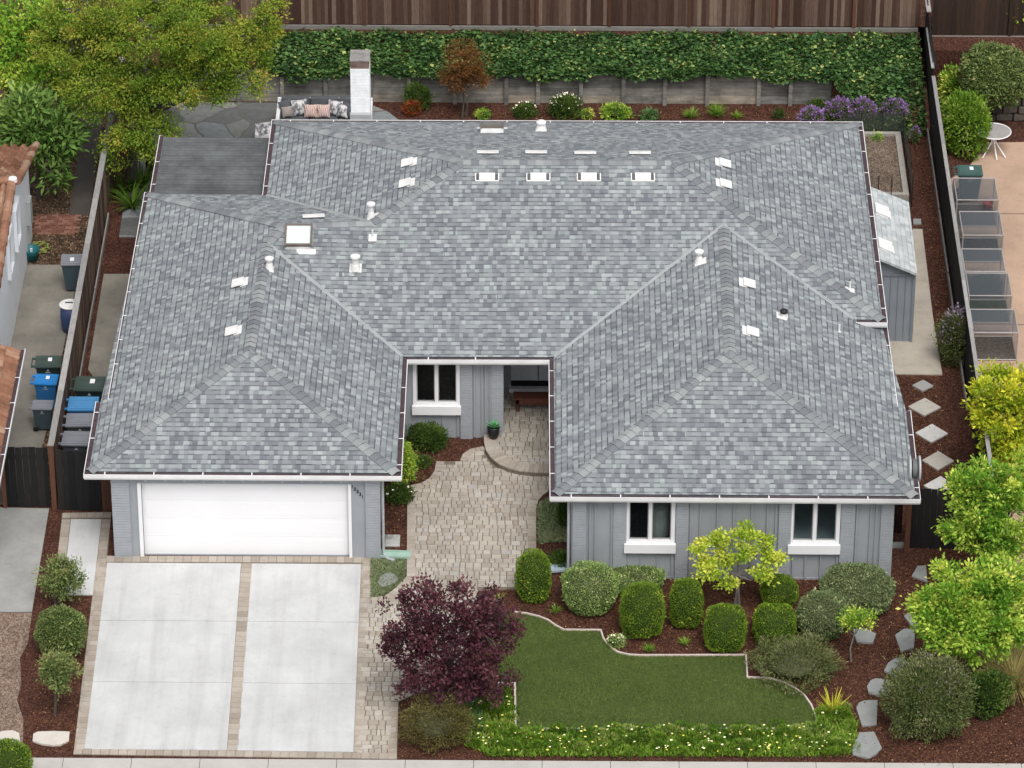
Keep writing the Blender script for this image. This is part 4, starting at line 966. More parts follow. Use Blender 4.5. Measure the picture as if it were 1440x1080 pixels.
def pattern(name, a, b_, scale, kind='wave'):
    m, n, b = new_mat(name); v = coords(n, 'Object')
    if kind == 'wave':
        t = N(n, 'ShaderNodeTexWave', Scale=scale, Distortion=6.0, Detail=1.0); L(n, v, t.inputs['Vector']); f = t.outputs['Fac']
    else: f = noise(n, v, scale, 3)
    L(n, ramp(n, f, [(.42, a), (.58, b_)]), b.inputs['Base Color']); b.inputs['Roughness'].default_value = .9; return m
pink = pattern('pink_zigzag', (.42, .25, .22), (.62, .50, .46), 6); grey_p = pattern('grey_white_blotch', (.13, .13, .15), (.62, .60, .60), 9, 'n'); beige = plain('beige_cloth', (.30, .265, .24), .9)
def pillow(x, y, z, sz, tilt, yaw, mat, label):
    m = MB(); n_ = 12; g = {}
    for i in range(n_ + 1):
        for j in range(n_ + 1):
            u, v = i / n_ * 2 - 1, j / n_ * 2 - 1; h = .085 * ((1 - abs(u) ** 2.2) * (1 - abs(v) ** 2.2)) ** .55; k = 1 - .06 * (1 - abs(u * v))
            for s_ in (1, -1): g[i, j, s_] = m.vert((u * sz / 2 * k, v * sz / 2 * k, s_ * h))
    for i in range(n_):
        for j in range(n_):
            for s_ in (1, -1):
                f = [g[i, j, s_], g[i + 1, j, s_], g[i + 1, j + 1, s_], g[i, j + 1, s_]]; m.f.append(f if s_ > 0 else f[::-1]); m.mi.append(0); m.t.append(.5)
    o = m.build('throw_pillow', mat, None, True); o.location = (x, y, z); o.rotation_euler = (tilt, 0, yaw); return tag(o, label, 'pillow', 'throw pillows on the outdoor sofa')
T = 1.1
for px, py, sz, yaw, mt, lab in ((402, 151, .42, .6, grey_f, 'dark grey pillow in the left corner of the sofa'), (404, 159, .30, .3, beige, 'small beige pillow at the left end of the sofa'), (421, 156, .44, .25, grey_p, 'grey and white patterned pillow left of the pink pair'),
                                 (437, 156, .36, .0, pink, 'pink zigzag pillow, left of the pink pair'), (455, 156, .36, -.0, pink, 'pink zigzag pillow, right of the pink pair'), (471, 157, .42, -.3, grey_p, 'grey and white patterned pillow right of the pink pair'),
                                 (482, 156, .36, -.4, grey_p, 'pale patterned pillow next to the chimney'), (489, 155, .4, -.6, grey_f, 'dark grey pillow half hidden by the chimney')):
    p = PY(px, py, 21.35 + (.16 if sz > .41 else 0)); pillow(p.x, p.y, max(p.z, .55 + sz * .4), sz, T, yaw, mt, lab)
p = G(374, 181, .45); ot = thing('low_seat', 'low white seat with a patterned throw at the patio roof corner', 'seat', None, (p.x, p.y, 0))
m = MB(); m.bx(p.x - .3, p.x + .3, p.y - .25, p.y + .25, .02, .4); m.build('seat_base', white, ot, bevel=.02)
o = pillow(p.x, p.y, .47, .5, .2, .3, grey_p, 'pink grey patterned cushion lying on the low seat beside the patio roof'); o['group'] = 'throw pillows on the outdoor sofa'; del o['group']
# ---------------------------------------------------------------- entry things
bn = thing('wooden_bench', 'reddish brown wooden slat bench on the porch in front of the door', 'bench', None, (10.6, 6.8, .15))
bw_ = plain('bench_wood', (.115, .038, .022), .6, .25, 12)
for k in range(3): m = MB(); m.bx(10.02, 11.2, 6.62 + k * .115, 6.62 + k * .115 + .1, .50, .54); m.build('slat', bw_, bn)
for x in (10.12, 11.1):
    for y in (6.66, 6.92): m = MB(); m.bx(x - .035, x + .035, y - .035, y + .035, .152, .499); m.build('leg', bw_, bn)
m = MB(); m.bx(10.06, 11.18, 6.625, 6.645, .36, .498); m.build('apron', bw_, bn)
pp = G(694, 616, .15); pt = thing('potted_agave', 'black round planter with a green agave at the porch step', 'potted plant', None, (pp.x, pp.y, .15))
m = MB(); m.lathe((pp.x, pp.y, .157), [(.09, 0), (.14, .12), (.155, .3), (.145, .34), (.125, .33), (.12, .27), (.01, .265)], 24); m.build('planter', black, pt, True)
m = MB(); rnd = random.Random(3)
for k in range(26):
    a = k * 2.4; el = .35 + (k / 26) * 1.0; ln = .22 - .04 * (k / 26); d = Vector((math.cos(a) * math.cos(el), math.sin(a) * math.cos(el), math.sin(el))); s_ = Vector((-math.sin(a), math.cos(a), 0)); n_ = d.cross(s_); b0 = Vector((pp.x, pp.y, .44))
    p1 = b0 + d * ln * .5; tip = b0 + d * ln + Vector((0, 0, .03)); wd = .03; t = rnd.random()
    m.face([b0 - s_ * .015, p1 - s_ * wd + n_ * .012, p1, b0], 0, t); m.face([b0, p1, p1 + s_ * wd + n_ * .012, b0 + s_ * .015], 0, t); m.face([p1 - s_ * wd + n_ * .012, tip, p1], 0, t); m.face([p1, tip, p1 + s_ * wd + n_ * .012], 0, t)
m.build('agave_leaves', leafmat('agave_leaf', [(0, (.06, .19, .10)), (1, (.14, .33, .19))], .4, .1), pt)
# drain splash trays and meter box lid
mint = plain('mint_plastic', (.33, .47, .40), .5, .1, 5)
def tray(x, y, rot, label, mat):
    m = MB(); m.box((0, 0, .02), (.72, .26, .02)); m.box((0, .12, .05), (.72, .02, .06)); m.box((0, -.12, .05), (.72, .02, .06)); m.box((-.35, 0, .05), (.02, .22, .06))
    o = m.build('splash_tray', mat, bevel=.006); o.location = (x, y, .03); o.rotation_euler = (0, 0, rot); return tag(o, label, 'splash tray', 'downspout splash trays')
p = G(556, 783); tray(p.x, p.y, -.06, 'mint green splash tray under the garage downspout', mint); p = G(783, 803); tray(p.x, p.y, .2, 'pale blue splash tray behind the clipped shrub at the house corner', plain('pale_blue_plastic', (.36, .44, .50), .5, .1, 5))
p = G(552, 762); mb = thing('meter_box', 'square concrete meter box lid with pipe stub in the mulch by the garage', 'meter box', None, (p.x, p.y, 0))
m = MB(); m.box((p.x, p.y, .03), (.36, .48, .06)); m.build('box_lid', concrete_mat('meter_lid', (.46, .46, .44), .2, scale=5), mb, bevel=.02)
m = MB(); m.tube([(p.x - .24, p.y - .05, 0), (p.x - .24, p.y - .05, .2), (p.x - .12, p.y - .05, .22)], .025, 8); m.tube([(p.x - .16, p.y + .02, .15), (p.x + .02, p.y + .02, .16)], .014, 6); m.build('pipe_stub', plain('grey_pipe', (.25, .25, .25), .6), mb)
# hose reel on the right wall
p = PX(1291, 659, 19.35); hr = thing('hose_reel', 'round pale grey hose reel on the wall at the right house corner', 'hose reel', None, (19.2, p.y, p.z))
ax = (Vector((0, 1, 0)), Vector((0, 0, 1)), Vector((1, 0, 0)))
m = MB(); m.lathe((19.12, p.y, p.z), [(.26, 0), (.3, .02), (.3, .06), (.12, .08), (.12, .22), (.3, .24), (.3, .28), (.05, .3)], 24, ax=ax); m.build('reel', plain('reel_grey', (.38, .40, .41), .5), hr)
m = MB(); m.lathe((19.12, p.y, p.z), [(.13, .085), (.23, .1), (.23, .2), (.13, .215)], 24, ax=ax); m.build('hose', plain('hose_grey', (.12, .13, .13), .6), hr)
# teal tub and coiled hose by the neighbour's wall
p = G(45, 366); tbk = thing('garden_tub', "teal plastic tub by the neighbour's white wall", 'tub', None, (p.x, p.y, .02))
m = MB(); m.lathe((p.x, p.y, .025), [(.15, 0), (.2, .28), (.22, .34), (.2, .34), (.17, .06), (.01, .05)], 22); m.build('tub', plain('teal_plastic', (.015, .15, .17), .45), tbk, True)
m = MB(); m.bx(p.x - .03, p.x + .03, p.y - .02, p.y + .02, .2, .36); m.build('scoop', white, tbk)
p = G(56, 353); m = MB(); pts = []
for k in range(120): a = k * .32; r = .17 + .09 * ((k * 7) % 11) / 11; pts.append((p.x + r * math.cos(a) * 1.1, p.y + r * math.sin(a), .04 + k * .0012))
m.tube(pts, .014, 6); tag(m.build('garden_hose', plain('yellow_green_hose', (.30, .33, .09), .5), None, True), "yellow green garden hose coiled beside the teal tub", 'hose')
# ---------------------------------------------------------------- neighbour's house on the left
nh = thing('neighbour_house', 'white stucco neighbour house with terracotta tile roofs at the left edge', 'house', None, (-5, 11, 0))
stucco = plain('white_stucco', (.76, .79, .83), .9, .05, 2, .3, bscale=30); tile = tinted('terracotta_tile', [(0, (.19, .085, .05)), (.4, (.27, .13, .08)), (.8, (.34, .185, .12)), (1, (.40, .27, .19))], .85, .25, 10, bmp=.3, stain=.3, stain_scale=1.5)
ridge = PX(20, 258, -2.78); be = G(57, 203, 2.42); nx0 = -12
wx = -2.86; wb, wf_ = 15.55, 6.0
m = MB(); prof = [(wf_, 0), (wb, 0), (wb, 2.42), (ridge.y, ridge.z - .06), (wf_, ridge.z - .9)]
m.face([(wx, y, z) for y, z in prof]); m.face([(nx0, y, z) for y, z in prof[::-1]])
for i in range(5): (y0, z0), (y1, z1) = prof[i], prof[(i + 1) % 5]; m.face([(wx, y0, z0), (nx0, y0, z0), (nx0, y1, z1), (wx, y1, z1)])
m.build('wall', stucco, nh)
m = MB(); sd_ = (Vector((0, be.y, 2.36)) - Vector((0, ridge.y, ridge.z))); corrugated(m, Vector((nx0, ridge.y, ridge.z + .03)), Vector((1, 0, 0)), be.x - nx0 - .1, sd_.normalized(), sd_.length, .24, .045, 8, lip=-.03, course=.42); m.build('back_roof', tile, nh)
fe = G(0, 378, 2.9); sd_ = Vector((0, 6.2, ridge.z - .85)) - Vector((0, ridge.y, ridge.z))
m = MB(); corrugated(m, Vector((nx0, ridge.y, ridge.z + .03)), Vector((1, 0, 0)), wx - nx0 + .02, sd_.normalized(), sd_.length, .24, .045, 8, lip=-.03, course=.42)
d = sd_.normalized()
for k in range(14):
    a = Vector((wx + .02, ridge.y, ridge.z + .06)) + d * (k * .42); m.tube([a, a + d * .46 - Vector((0, 0, .02))], [.105, .13], 10, 0, random.random())
m.tube([(nx0, ridge.y, ridge.z + .08), (wx - .05, ridge.y, ridge.z + .08)], .11, 10, 0, .6); m.build('front_roof', tile, nh)
m = MB()
sd_ = (Vector((0, be.y, 2.36)) - Vector((0, ridge.y, ridge.z)))
for k in range(8): a = Vector((be.x - .12, ridge.y, ridge.z + .05)) + sd_ * (k / 8); m.tube([a, a + sd_ * (1.08 / 8) - Vector((0, 0, .02))], [.09, .105], 10, 0, random.random())
m.build('rake_tile', tile, nh)
m = MB(); m.lathe((wx + .04, ridge.y, ridge.z + .06), [(.13, 0), (.12, .1), (.02, .13)], 12); m.build('ridge_cap', white_metal, nh)
ca, cb = G(30, 491, 2.6), G(-2, 628, 2.6)
m = MB(); us = Vector((1, 0, -.33)).normalized(); corrugated(m, Vector((ca.x - 5.5, cb.y - 2, 2.6 + 5.5 * .33)), Vector((0, 1, 0)), ca.y - cb.y + 2, us, 5.5 / us.x, .26, .055, 8, lip=-.045, course=.36); m.build('low_roof', tile, nh)
m = MB(); m.bx(nx0, -2.45, cb.y - 1.6, ca.y - .25, 0, 2.55); m.build('wing_wall', stucco, nh)
gutter(None, nh, [Vector((ca.x + .1, cb.y - 2, 2.6)), Vector((ca.x + .1, ca.y + .02, 2.6))], 1)
for (pa, pb) in (((20.5, 297), (26.5, 333)), ((10, 332), (17, 376))):
    a, b_ = PX(*pa, wx + .03), PX(*pb, wx + .03); yc, zc_ = (a.y + b_.y) / 2, (a.z + b_.z) / 2
    m = MB(); hw, hh = .32, .5
    for y0, y1, z0, z1 in ((-hw - .1, -hw, -hh - .1, hh + .1), (hw, hw + .1, -hh - .1, hh + .1), (-hw, hw, hh, hh + .1), (-hw, hw, -hh - .1, -hh)): m.bx(wx + .002, wx + .09, yc + y0, yc + y1, zc_ + z0, zc_ + z1)
    f = m.build('window', stucco, nh); m = MB(); m.bx(wx + .003, wx + .015, yc - hw, yc + hw, zc_ - hh, zc_ + hh); m.build('pane', plain('dark_pane', (.02, .016, .02), .08, .1), f)
a = PX(42, 320, wx + .05); m = MB(); m.bx(wx + .002, wx + .12, a.y - .2, a.y + .2, .9, 1.6); m.build('utility_panel', plain('panel_grey', (.42, .45, .44), .6), nh)
# a bed seen through the bedroom window
bd2 = thing('bed', 'bed with pale blue cover inside the right bedroom window', 'bed', None, (17, .8, 0))
m = MB(); m.bx(16.4, 18.5, -.22, 1.9, .15, .85); m.build('mattress', plain('duvet_blue', (.62, .76, .82), .95, .1, 3), bd2, bevel=.08)
m = MB(); m.bx(16.3, 18.6, -.3, 2.0, .02, .149); m.build('bed_frame', bw_, bd2)
m = MB(); m.lathe((13.5, .12, .7), [(.16, 0), (.24, .2), (.27, .55), (.24, .95), (.1, 1.0)], 20); m.lathe((13.5, .12, 0), [(.12, 0), (.03, .05), (.03, .7)], 12)
tag(m.build('floor_lamp', plain('lamp_shade', (.80, .84, .80), .9)), 'pale shaded lamp standing inside the left bedroom window', 'lamp')
# ---------------------------------------------------------------- plants
bark = tinted('bark', [(0, (.07, .06, .052)), (1, (.13, .115, .10))], .95, .35, 14, (4, 4, 1), .5)
pale_bark = tinted('pale_bark', [(0, (.16, .14, .125)), (1, (.25, .23, .21))], .95, .3, 14, (4, 4, 1), .4)
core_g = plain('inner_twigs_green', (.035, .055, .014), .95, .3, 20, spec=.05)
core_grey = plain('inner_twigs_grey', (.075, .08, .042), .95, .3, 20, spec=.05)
clip_dark = leafmat('clipped_dark_leaf', [(0, (.026, .05, .006)), (.5, (.062, .105, .012)), (.85, (.11, .15, .018)), (1, (.19, .21, .035))], .5, .2, gain=2.6)
clip_pale = leafmat('clipped_pale_leaf', [(0, (.05, .085, .028)), (.5, (.115, .165, .06)), (.85, (.19, .235, .10)), (1, (.30, .33, .17))], .5, .2, gain=2.4)
clip_grey = leafmat('clipped_grey_leaf', [(0, (.045, .065, .03)), (.5, (.095, .125, .065)), (.9, (.16, .185, .11)), (1, (.27, .27, .19))], .5, .2, gain=2.1)
lolly = leafmat('standard_shrub_leaf', [(0, (.035, .055, .02)), (.5, (.085, .115, .045)), (.85, (.15, .17, .075)), (1, (.12, .075, .07))], .45, .2, gain=2.1)
olive = leafmat('feathery_olive_leaf', [(0, (.032, .065, .012)), (.35, (.075, .125, .018)), (.62, (.125, .17, .025)), (.84, (.19, .185, .035)), (1, (.27, .165, .05))], .6, .3, gain=2.1)
bright = leafmat('bright_green_leaf', [(0, (.028, .08, .013)), (.35, (.08, .17, .022)), (.7, (.205, .275, .048)), (1, (.46, .44, .13))], .5, .3, gain=2.25)
yellowg = leafmat('yellow_green_leaf', [(0, (.07, .12, .012)), (.4, (.17, .22, .02)), (.75, (.34, .34, .035)), (1, (.50, .43, .06))], .5, .3, gain=2.1)
maple_l = leafmat('maple_leaf', [(0, (.07, .12, .015)), (.4, (.17, .235, .03)), (.75, (.33, .36, .06)), (1, (.48, .41, .15))], .5, .3, gain=2.1)
plum_l = leafmat('plum_leaf', [(0, (.016, .007, .013)), (.45, (.042, .014, .026)), (.8, (.08, .025, .04)), (1, (.13, .07, .09))], .4, .15, .4, gain=1.9)
ivy_l = leafmat('ivy_leaf', [(0, (.02, .05, .018)), (.45, (.048, .105, .036)), (.8, (.09, .16, .058)), (.95, (.16, .24, .07)), (1, (.30, .33, .13))], .35, .12, .4, 1.45)
loquat_l = leafmat('broad_green_leaf', [(0, (.03, .07, .015)), (.5, (.075, .14, .035)), (1, (.17, .24, .075))], .35, .15, .4, gain=1.75)
dark_l = leafmat('dark_shrub_leaf', [(0, (.016, .032, .008)), (.6, (.04, .075, .016)), (1, (.09, .125, .03))], .5, .15)
rose_l = leafmat('rosemary_leaf', [(0, (.03, .045, .018)), (.45, (.07, .09, .035)), (.8, (.115, .125, .06)), (1, (.20, .18, .15))], .6, .15, gain=1.9)
rust_l = leafmat('rusty_red_leaf', [(0, (.05, .028, .012)), (.4, (.10, .05, .02)), (.7, (.16, .06, .025)), (1, (.09, .10, .03))], .5, .2)
red_l = leafmat('nandina_red_leaf', [(0, (.10, .025, .012)), (.6, (.22, .05, .022)), (1, (.20, .12, .04))], .5, .2)
cover_l = leafmat('ground_cover_leaf', [(0, (.04, .09, .012)), (.5, (.10, .185, .022)), (.85, (.17, .25, .04)), (1, (.25, .27, .12))], .5, .25)
teal_l = leafmat('blue_green_leaf', [(0, (.035, .08, .03)), (1, (.10, .17, .075))], .5, .2)
brown_l = leafmat('brownish_shrub_leaf', [(0, (.04, .035, .016)), (.5, (.085, .075, .03)), (1, (.14, .12, .06))], .6, .15)
turf_l = leafmat('turf_blade', [(0, (.045, .07, .018)), (.5, (.075, .108, .028)), (1, (.115, .145, .045))], .6, .15)
tuft_l = leafmat('greyish_grass', [(0, (.09, .12, .07)), (1, (.22, .25, .17))], .7, .2)
straw = leafmat('straw_grass', [(0, (.17, .14, .06)), (.5, (.29, .25, .13)), (1, (.42, .37, .22))], .7, .3)
flax_l = leafmat('flax_leaf', [(0, (.25, .27, .03)), (1, (.55, .48, .08))], .5, .25)
purple_f = leafmat('purple_flower', [(0, (.10, .055, .20)), (1, (.26, .15, .42))], .7, .2)
lav_f = leafmat('lavender_flower', [(0, (.10, .075, .13)), (1, (.20, .16, .25))], .7, .2)
yellow_f = leafmat('yellow_flower', [(0, (.65, .55, .10)), (.35, (.70, .62, .25)), (.6, (.75, .72, .55)), (1, (.78, .76, .68))], .6, .2)
white_f = leafmat('white_flower', [(0, (.70, .62, .64)), (1, (.78, .76, .74))], .6, .2)
fern_l = leafmat('fern_leaf', [(0, (.03, .07, .01)), (1, (.09, .15, .025))], .5, .25)
chip_l = leafmat('bark_chip', [(0, (.025, .011, .008)), (.6, (.075, .032, .021)), (.92, (.12, .055, .036)), (1, (.24, .15, .11))], .9, .0)

def pxm(p): return FPX / float((np.array(p) - CAM) @ FW)
def dep(px, py):
    r = ray(px, py); return math.asin(-r[2] / np.linalg.norm(r))
def shape_pts(n_, a, b, e, seed, lump=.04):
    g = np.random.default_rng(seed); d = unit(n_, g); d = d[d[:, 2] > -.75]
    r = 1 / (np.abs(d) ** e).sum(1) ** (1 / e)
    ph = g.random(9) * 6.28
    lm = sum(np.sin(d[:, i % 3] * (4 + i) + ph[i] + d[:, (i + 1) % 3] * (3 + i * .7)) for i in range(9)) / 9 * 2
    r = r * (1 + lump * lm)
    return d * r[:, None] * np.array([a, a, b]), d
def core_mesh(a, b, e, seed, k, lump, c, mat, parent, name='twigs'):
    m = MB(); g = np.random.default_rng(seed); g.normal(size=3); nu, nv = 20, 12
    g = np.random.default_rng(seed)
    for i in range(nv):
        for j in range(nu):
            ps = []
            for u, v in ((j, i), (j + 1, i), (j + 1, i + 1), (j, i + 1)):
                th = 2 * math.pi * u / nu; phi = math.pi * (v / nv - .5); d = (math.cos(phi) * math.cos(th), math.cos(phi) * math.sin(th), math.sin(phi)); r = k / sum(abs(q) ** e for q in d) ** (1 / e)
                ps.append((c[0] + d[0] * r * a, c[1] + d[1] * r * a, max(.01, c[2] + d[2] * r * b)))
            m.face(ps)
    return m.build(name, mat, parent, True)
SEED = [100]
def clipped(px, py, hw, hh, mat, label, leaf=.032, n=9000, e=2.5, cat='shrub', group=None, lump=.065, core=core_g, name='clipped_shrub', base=None, trunk=None, jit=.75, aspect=.5):
    """a shrub shorn to a rounded form: shell of small leaves over inner twigs; base given = crown on a bare stem"""
    SEED[0] += 1; sd_ = SEED[0]
    s = pxm(G(px, py + hh)); a, Hh = hw / s, hh / s; dd = dep(px, py); b = math.sqrt(max(Hh ** 2 - (math.sin(dd) * a) ** 2, .03)) / math.cos(dd)
    a *= .96; b *= .96
    if base: B = G(*base); c = PY(px, py, B.y)
    else: c = G(px, py, b * .9); B = Vector((c.x, c.y, 0))
    root = thing(name, label, cat, group, (B.x, B.y, 0))
    P, d = shape_pts(int(n * 1.12), a, b, e, sd_, lump); g = np.random.default_rng(sd_ + 5)
    P = P * (1 - g.random((len(P), 1)) ** 2 * .10 - .01); nz = d / np.array([a, a, b]); nz /= np.linalg.norm(nz, axis=1, keepdims=True)
    D = nz * .8 + unit(len(P), g) * jit + np.array([0, 0, .15]); W_ = P + np.array(c); ok = W_[:, 2] > .02
    cl = np.sin(P[:, 0] * 9 + sd_) * np.sin(P[:, 1] * 9 + 2) * np.sin(P[:, 2] * 8 + 1) * .25
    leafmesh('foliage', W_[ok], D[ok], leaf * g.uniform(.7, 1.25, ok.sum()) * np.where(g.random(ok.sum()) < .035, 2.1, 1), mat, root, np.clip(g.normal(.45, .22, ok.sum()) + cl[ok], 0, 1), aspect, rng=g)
    core_mesh(a, b, e, sd_, .9, lump, c, core, root)
    m = MB(); top = Vector((c.x, c.y, max(.12, c.z - b * .5)))
    m.tube([(B.x, B.y, 0), tuple(Vector((B.x, B.y, 0)).lerp(top, .5) + Vector((.02, 0, 0))), tuple(top)], [.05, .04, .03] if base else [.07, .06, .05], 8); m.build('stem', bark, root)
    return root
def cloud(blobs, n, clumps, cr, seed, out=.55, droop=0.0, shell=.35, flat=.8):
    """leaf positions, directions and tints gathered in clumps through the crown's blobs"""
    g = np.random.default_rng(seed); vol = np.array([r[0] * r[1] * r[2] for _, r in blobs]) ** .67; pr = vol / vol.sum(); C_ = []
    for i in g.choice(len(blobs), clumps, p=pr):
        c, r = blobs[i]; d = unit(1, g)[0]; d[2] = d[2] * .85 + .12; C_.append(np.array(c) + d * np.array(r) * (g.random() ** shell))
    C_ = np.array(C_); wt = g.uniform(.4, 1.6, clumps); k = g.choice(clumps, n, p=wt / wt.sum()); size = cr * g.uniform(.6, 1.35, clumps)
    off = g.normal(size=(n, 3)) * size[k][:, None] * np.array([1, 1, flat]) * .6
    P = C_[k] + off; cen = np.array([np.array(c) for c, _ in blobs]).mean(0)
    o_ = P - cen; o_ /= np.linalg.norm(o_, axis=1, keepdims=True) + 1e-6
    o2 = off / (np.linalg.norm(off, axis=1, keepdims=True) + 1e-6)
    D = o_ * out * .5 + o2 * out + unit(n, g) * .7 + np.array([0, 0, .2 - droop])
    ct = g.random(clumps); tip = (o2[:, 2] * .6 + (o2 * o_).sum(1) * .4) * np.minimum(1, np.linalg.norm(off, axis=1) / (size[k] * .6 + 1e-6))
    tint = np.clip(ct[k] * .5 + g.random(n) * .32 + .09 + .2 * tip, 0, 1)  # upper, outer leaves tinted lighter: new growth and painted-in highlights
    ok = P[:, 2] > .03
    return P[ok], D[ok], tint[ok], C_, ct
def blob_px(bl, y0):
    out = []
    for cx, cy, rx, ry, dy in bl:
        c = PY(cx, cy, y0 + dy); s = pxm(c); a = rx / s; H_ = ry / s; dd = dep(cx, cy)
        b = math.sqrt(max(H_ ** 2 - (math.sin(dd) * a * .8) ** 2, .02)) / math.cos(dd); out.append((tuple(c), (a, a * .85, b)))
    return out
def tree(name, label, cat, base, bl, mat, leaf, n, clumps, cr, trunk_r=.09, group=None, bark_m=None, aspect=.45, forks=None, droop=0., out=.55, limbs=26, shell=.35, z0=0., lean=None, flat=.8, updir=.6):
    SEED[0] += 1; g = np.random.default_rng(SEED[0]); B = G(*base) if len(base) == 2 else Vector(base); B.z = z0
    root = thing(name, label, cat, group, tuple(B)); blobs = blob_px(bl, B.y)
    P, D, T, C_, _ = cloud(blobs, n, clumps, cr, SEED[0], out, droop, shell, flat)
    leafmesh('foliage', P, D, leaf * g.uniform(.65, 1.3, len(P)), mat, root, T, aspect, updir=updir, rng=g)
    cen = sum((Vector(c) for c, _ in blobs), Vector()) / len(blobs); low = min(c[2] - r[2] for c, r in blobs)
    fk = B.lerp(cen, .35); fk.z = max(z0 + .15, min(cen.z * .6, low + .5 * (cen.z - low)))
    m = MB(); bk = bark_m or bark
    for st in (forks or [(0, 0)]):
        b0 = B + Vector((st[0], st[1], 0)); mid = b0.lerp(fk, .5) + Vector((g.normal() * .05, g.normal() * .05, 0)); m.tube([b0 - Vector((0, 0, .03)), mid, fk + Vector((st[0], st[1], 0)) * .5], [trunk_r, trunk_r * .8, trunk_r * .62], 9, 0, .4)
    m.build('trunk', bk, root)
    m = MB(); mains = []
    for c, r in blobs:
        c = Vector(c); e = c + Vector((0, 0, r[2] * .2)); q = fk.lerp(e, .5) + Vector((g.normal() * .1, g.normal() * .1, -.08)); m.tube([fk, q, e], [trunk_r * .55, trunk_r * .38, trunk_r * .16], 7, 0, g.random()); mains.append((fk, q, e))
    for c in C_[g.choice(len(C_), min(limbs, len(C_)), replace=False)]:
        c = Vector(c); a = min((Vector(p) for mm in mains for p in mm), key=lambda p: (p - c).length); q = a.lerp(c, .5) + Vector((g.normal() * .06, g.normal() * .06, .03)); m.tube([a, q, c], [trunk_r * .24, trunk_r * .17, trunk_r * .07], 5, 0, g.random())
    m.build('branches', bk, root); return root
def mound(px, py, hw, hh, mat, label, leaf=.05, n=3500, clumps=60, cr=.13, cat='shrub', group=None, name='shrub', aspect=.4, extra=None, core=core_g, out=.9, kc=.72, ground=None):
    """a loose low shrub growing up from the ground"""
    SEED[0] += 1; sd_ = SEED[0]; g = np.random.default_rng(sd_)
    B = G(px, py + hh * .45) if ground is None else G(*ground)
    s = pxm(B); a = hw / s; top = PY(px, py - hh, B.y + a * .25).z; b = max(.14, top * .55)
    c = (B.x, B.y, b * .85); root = thing(name, label, cat, group, (B.x, B.y, 0))
    bl = [(c, (a * .9, a * .72, b))] + [((c[0] + g.uniform(-.5, .5) * a, c[1] + g.uniform(-.4, .4) * a, c[2] + g.uniform(-.1, .25) * b), (a * .5, a * .4, b * .75)) for _ in range(5)]
    P, D, T, C_, _ = cloud(bl, n, clumps, cr, sd_, out, -.35, .3); ns = int(n * .75); P2, d2 = shape_pts(ns, a * .95, b * 1.05, 2.0, sd_ + 3, .16); P2 = P2 * (1 + .14 * np.sin(P2[:, :1] * 5 + sd_) * np.sin(P2[:, 1:2] * 6 + 1)) * (1 - g.random((len(P2), 1)) ** 2 * .25) + np.array(c); k2 = P2[:, 2] > .02
    t2 = np.clip(.5 + .3 * np.sin(P2[:, 0] * 6 + sd_) * np.sin(P2[:, 1] * 5) + g.normal(0, .2, len(P2)), 0, 1)
    P = np.concatenate([P, P2[k2]]); D = np.concatenate([D, (d2 + unit(len(P2), g) * .9 + np.array([0, 0, .3]))[k2]]); T = np.concatenate([T, t2[k2]])
    leafmesh('foliage', P, D, leaf * g.uniform(.6, 1.3, len(P)), mat, root, T, aspect, rng=g)
    if core: core_mesh(a * .9, b, 2.0, sd_, kc * .86, 0, c, core, root)
    if extra:
        em, en, es, eup = extra; d = unit(en, g); d[:, 2] = np.abs(d[:, 2]) * .8 + eup; d /= np.linalg.norm(d, axis=1, keepdims=True)
        E_ = np.array(c) + d * np.array([a * .95, a * .8, b * 1.25]) * g.uniform(.85, 1.08, (en, 1)); leafmesh('flowers', E_, d + unit(en, g) * .8, es * g.uniform(.7, 1.2, en), em, root, g.random(en), .8, rng=g)
    m = MB()
    for k in range(4): q = C_[g.integers(len(C_))]; m.tube([(B.x, B.y, 0), tuple((np.array((B.x, B.y, 0)) + q) / 2), tuple(q)], [.02, .015, .006], 5)
    m.build('stems', bark, root); return root
def fountain(base, n, ln, wd, mat, label, cat, name, spread=.6, group=None, seg=5, z0=0.0, droop=.5):
    SEED[0] += 1; g = np.random.default_rng(SEED[0]); B = G(*base) if len(base) == 2 else Vector(base); B.z = z0; m = MB()
    for k in range(n):
        a = g.random() * 6.283; t = g.random() ** .6 * spread; l_ = ln * g.uniform(.6, 1.1); h = Vector((math.cos(a), math.sin(a), 0)); sd_ = Vector((-h.y, h.x, 0)); p = B + h * g.random() * ln * .12; up = math.cos(t); hz = math.sin(t); pts = []
        for i in range(seg + 1):
            f = i / seg; pts.append((p.copy(), wd * (1 - f) ** .7 + .001)); hz2 = hz + droop * f * f * 1.3; v = Vector((h.x * hz2, h.y * hz2, up - droop * f * 1.2)).normalized(); p = p + v * (l_ / seg)
        tt = g.random()
        for (p0, w0), (p1, w1) in zip(pts[:-1], pts[1:]): m.face([p0 - sd_ * w0, p0 + sd_ * w0, p1 + sd_ * w1, p1 - sd_ * w1], 0, tt)
    o = m.build(name, mat); o.location = (0, 0, 0)
    for v in o.data.vertices: v.co -= B
    o.location = B; return tag(o, label, cat, group)

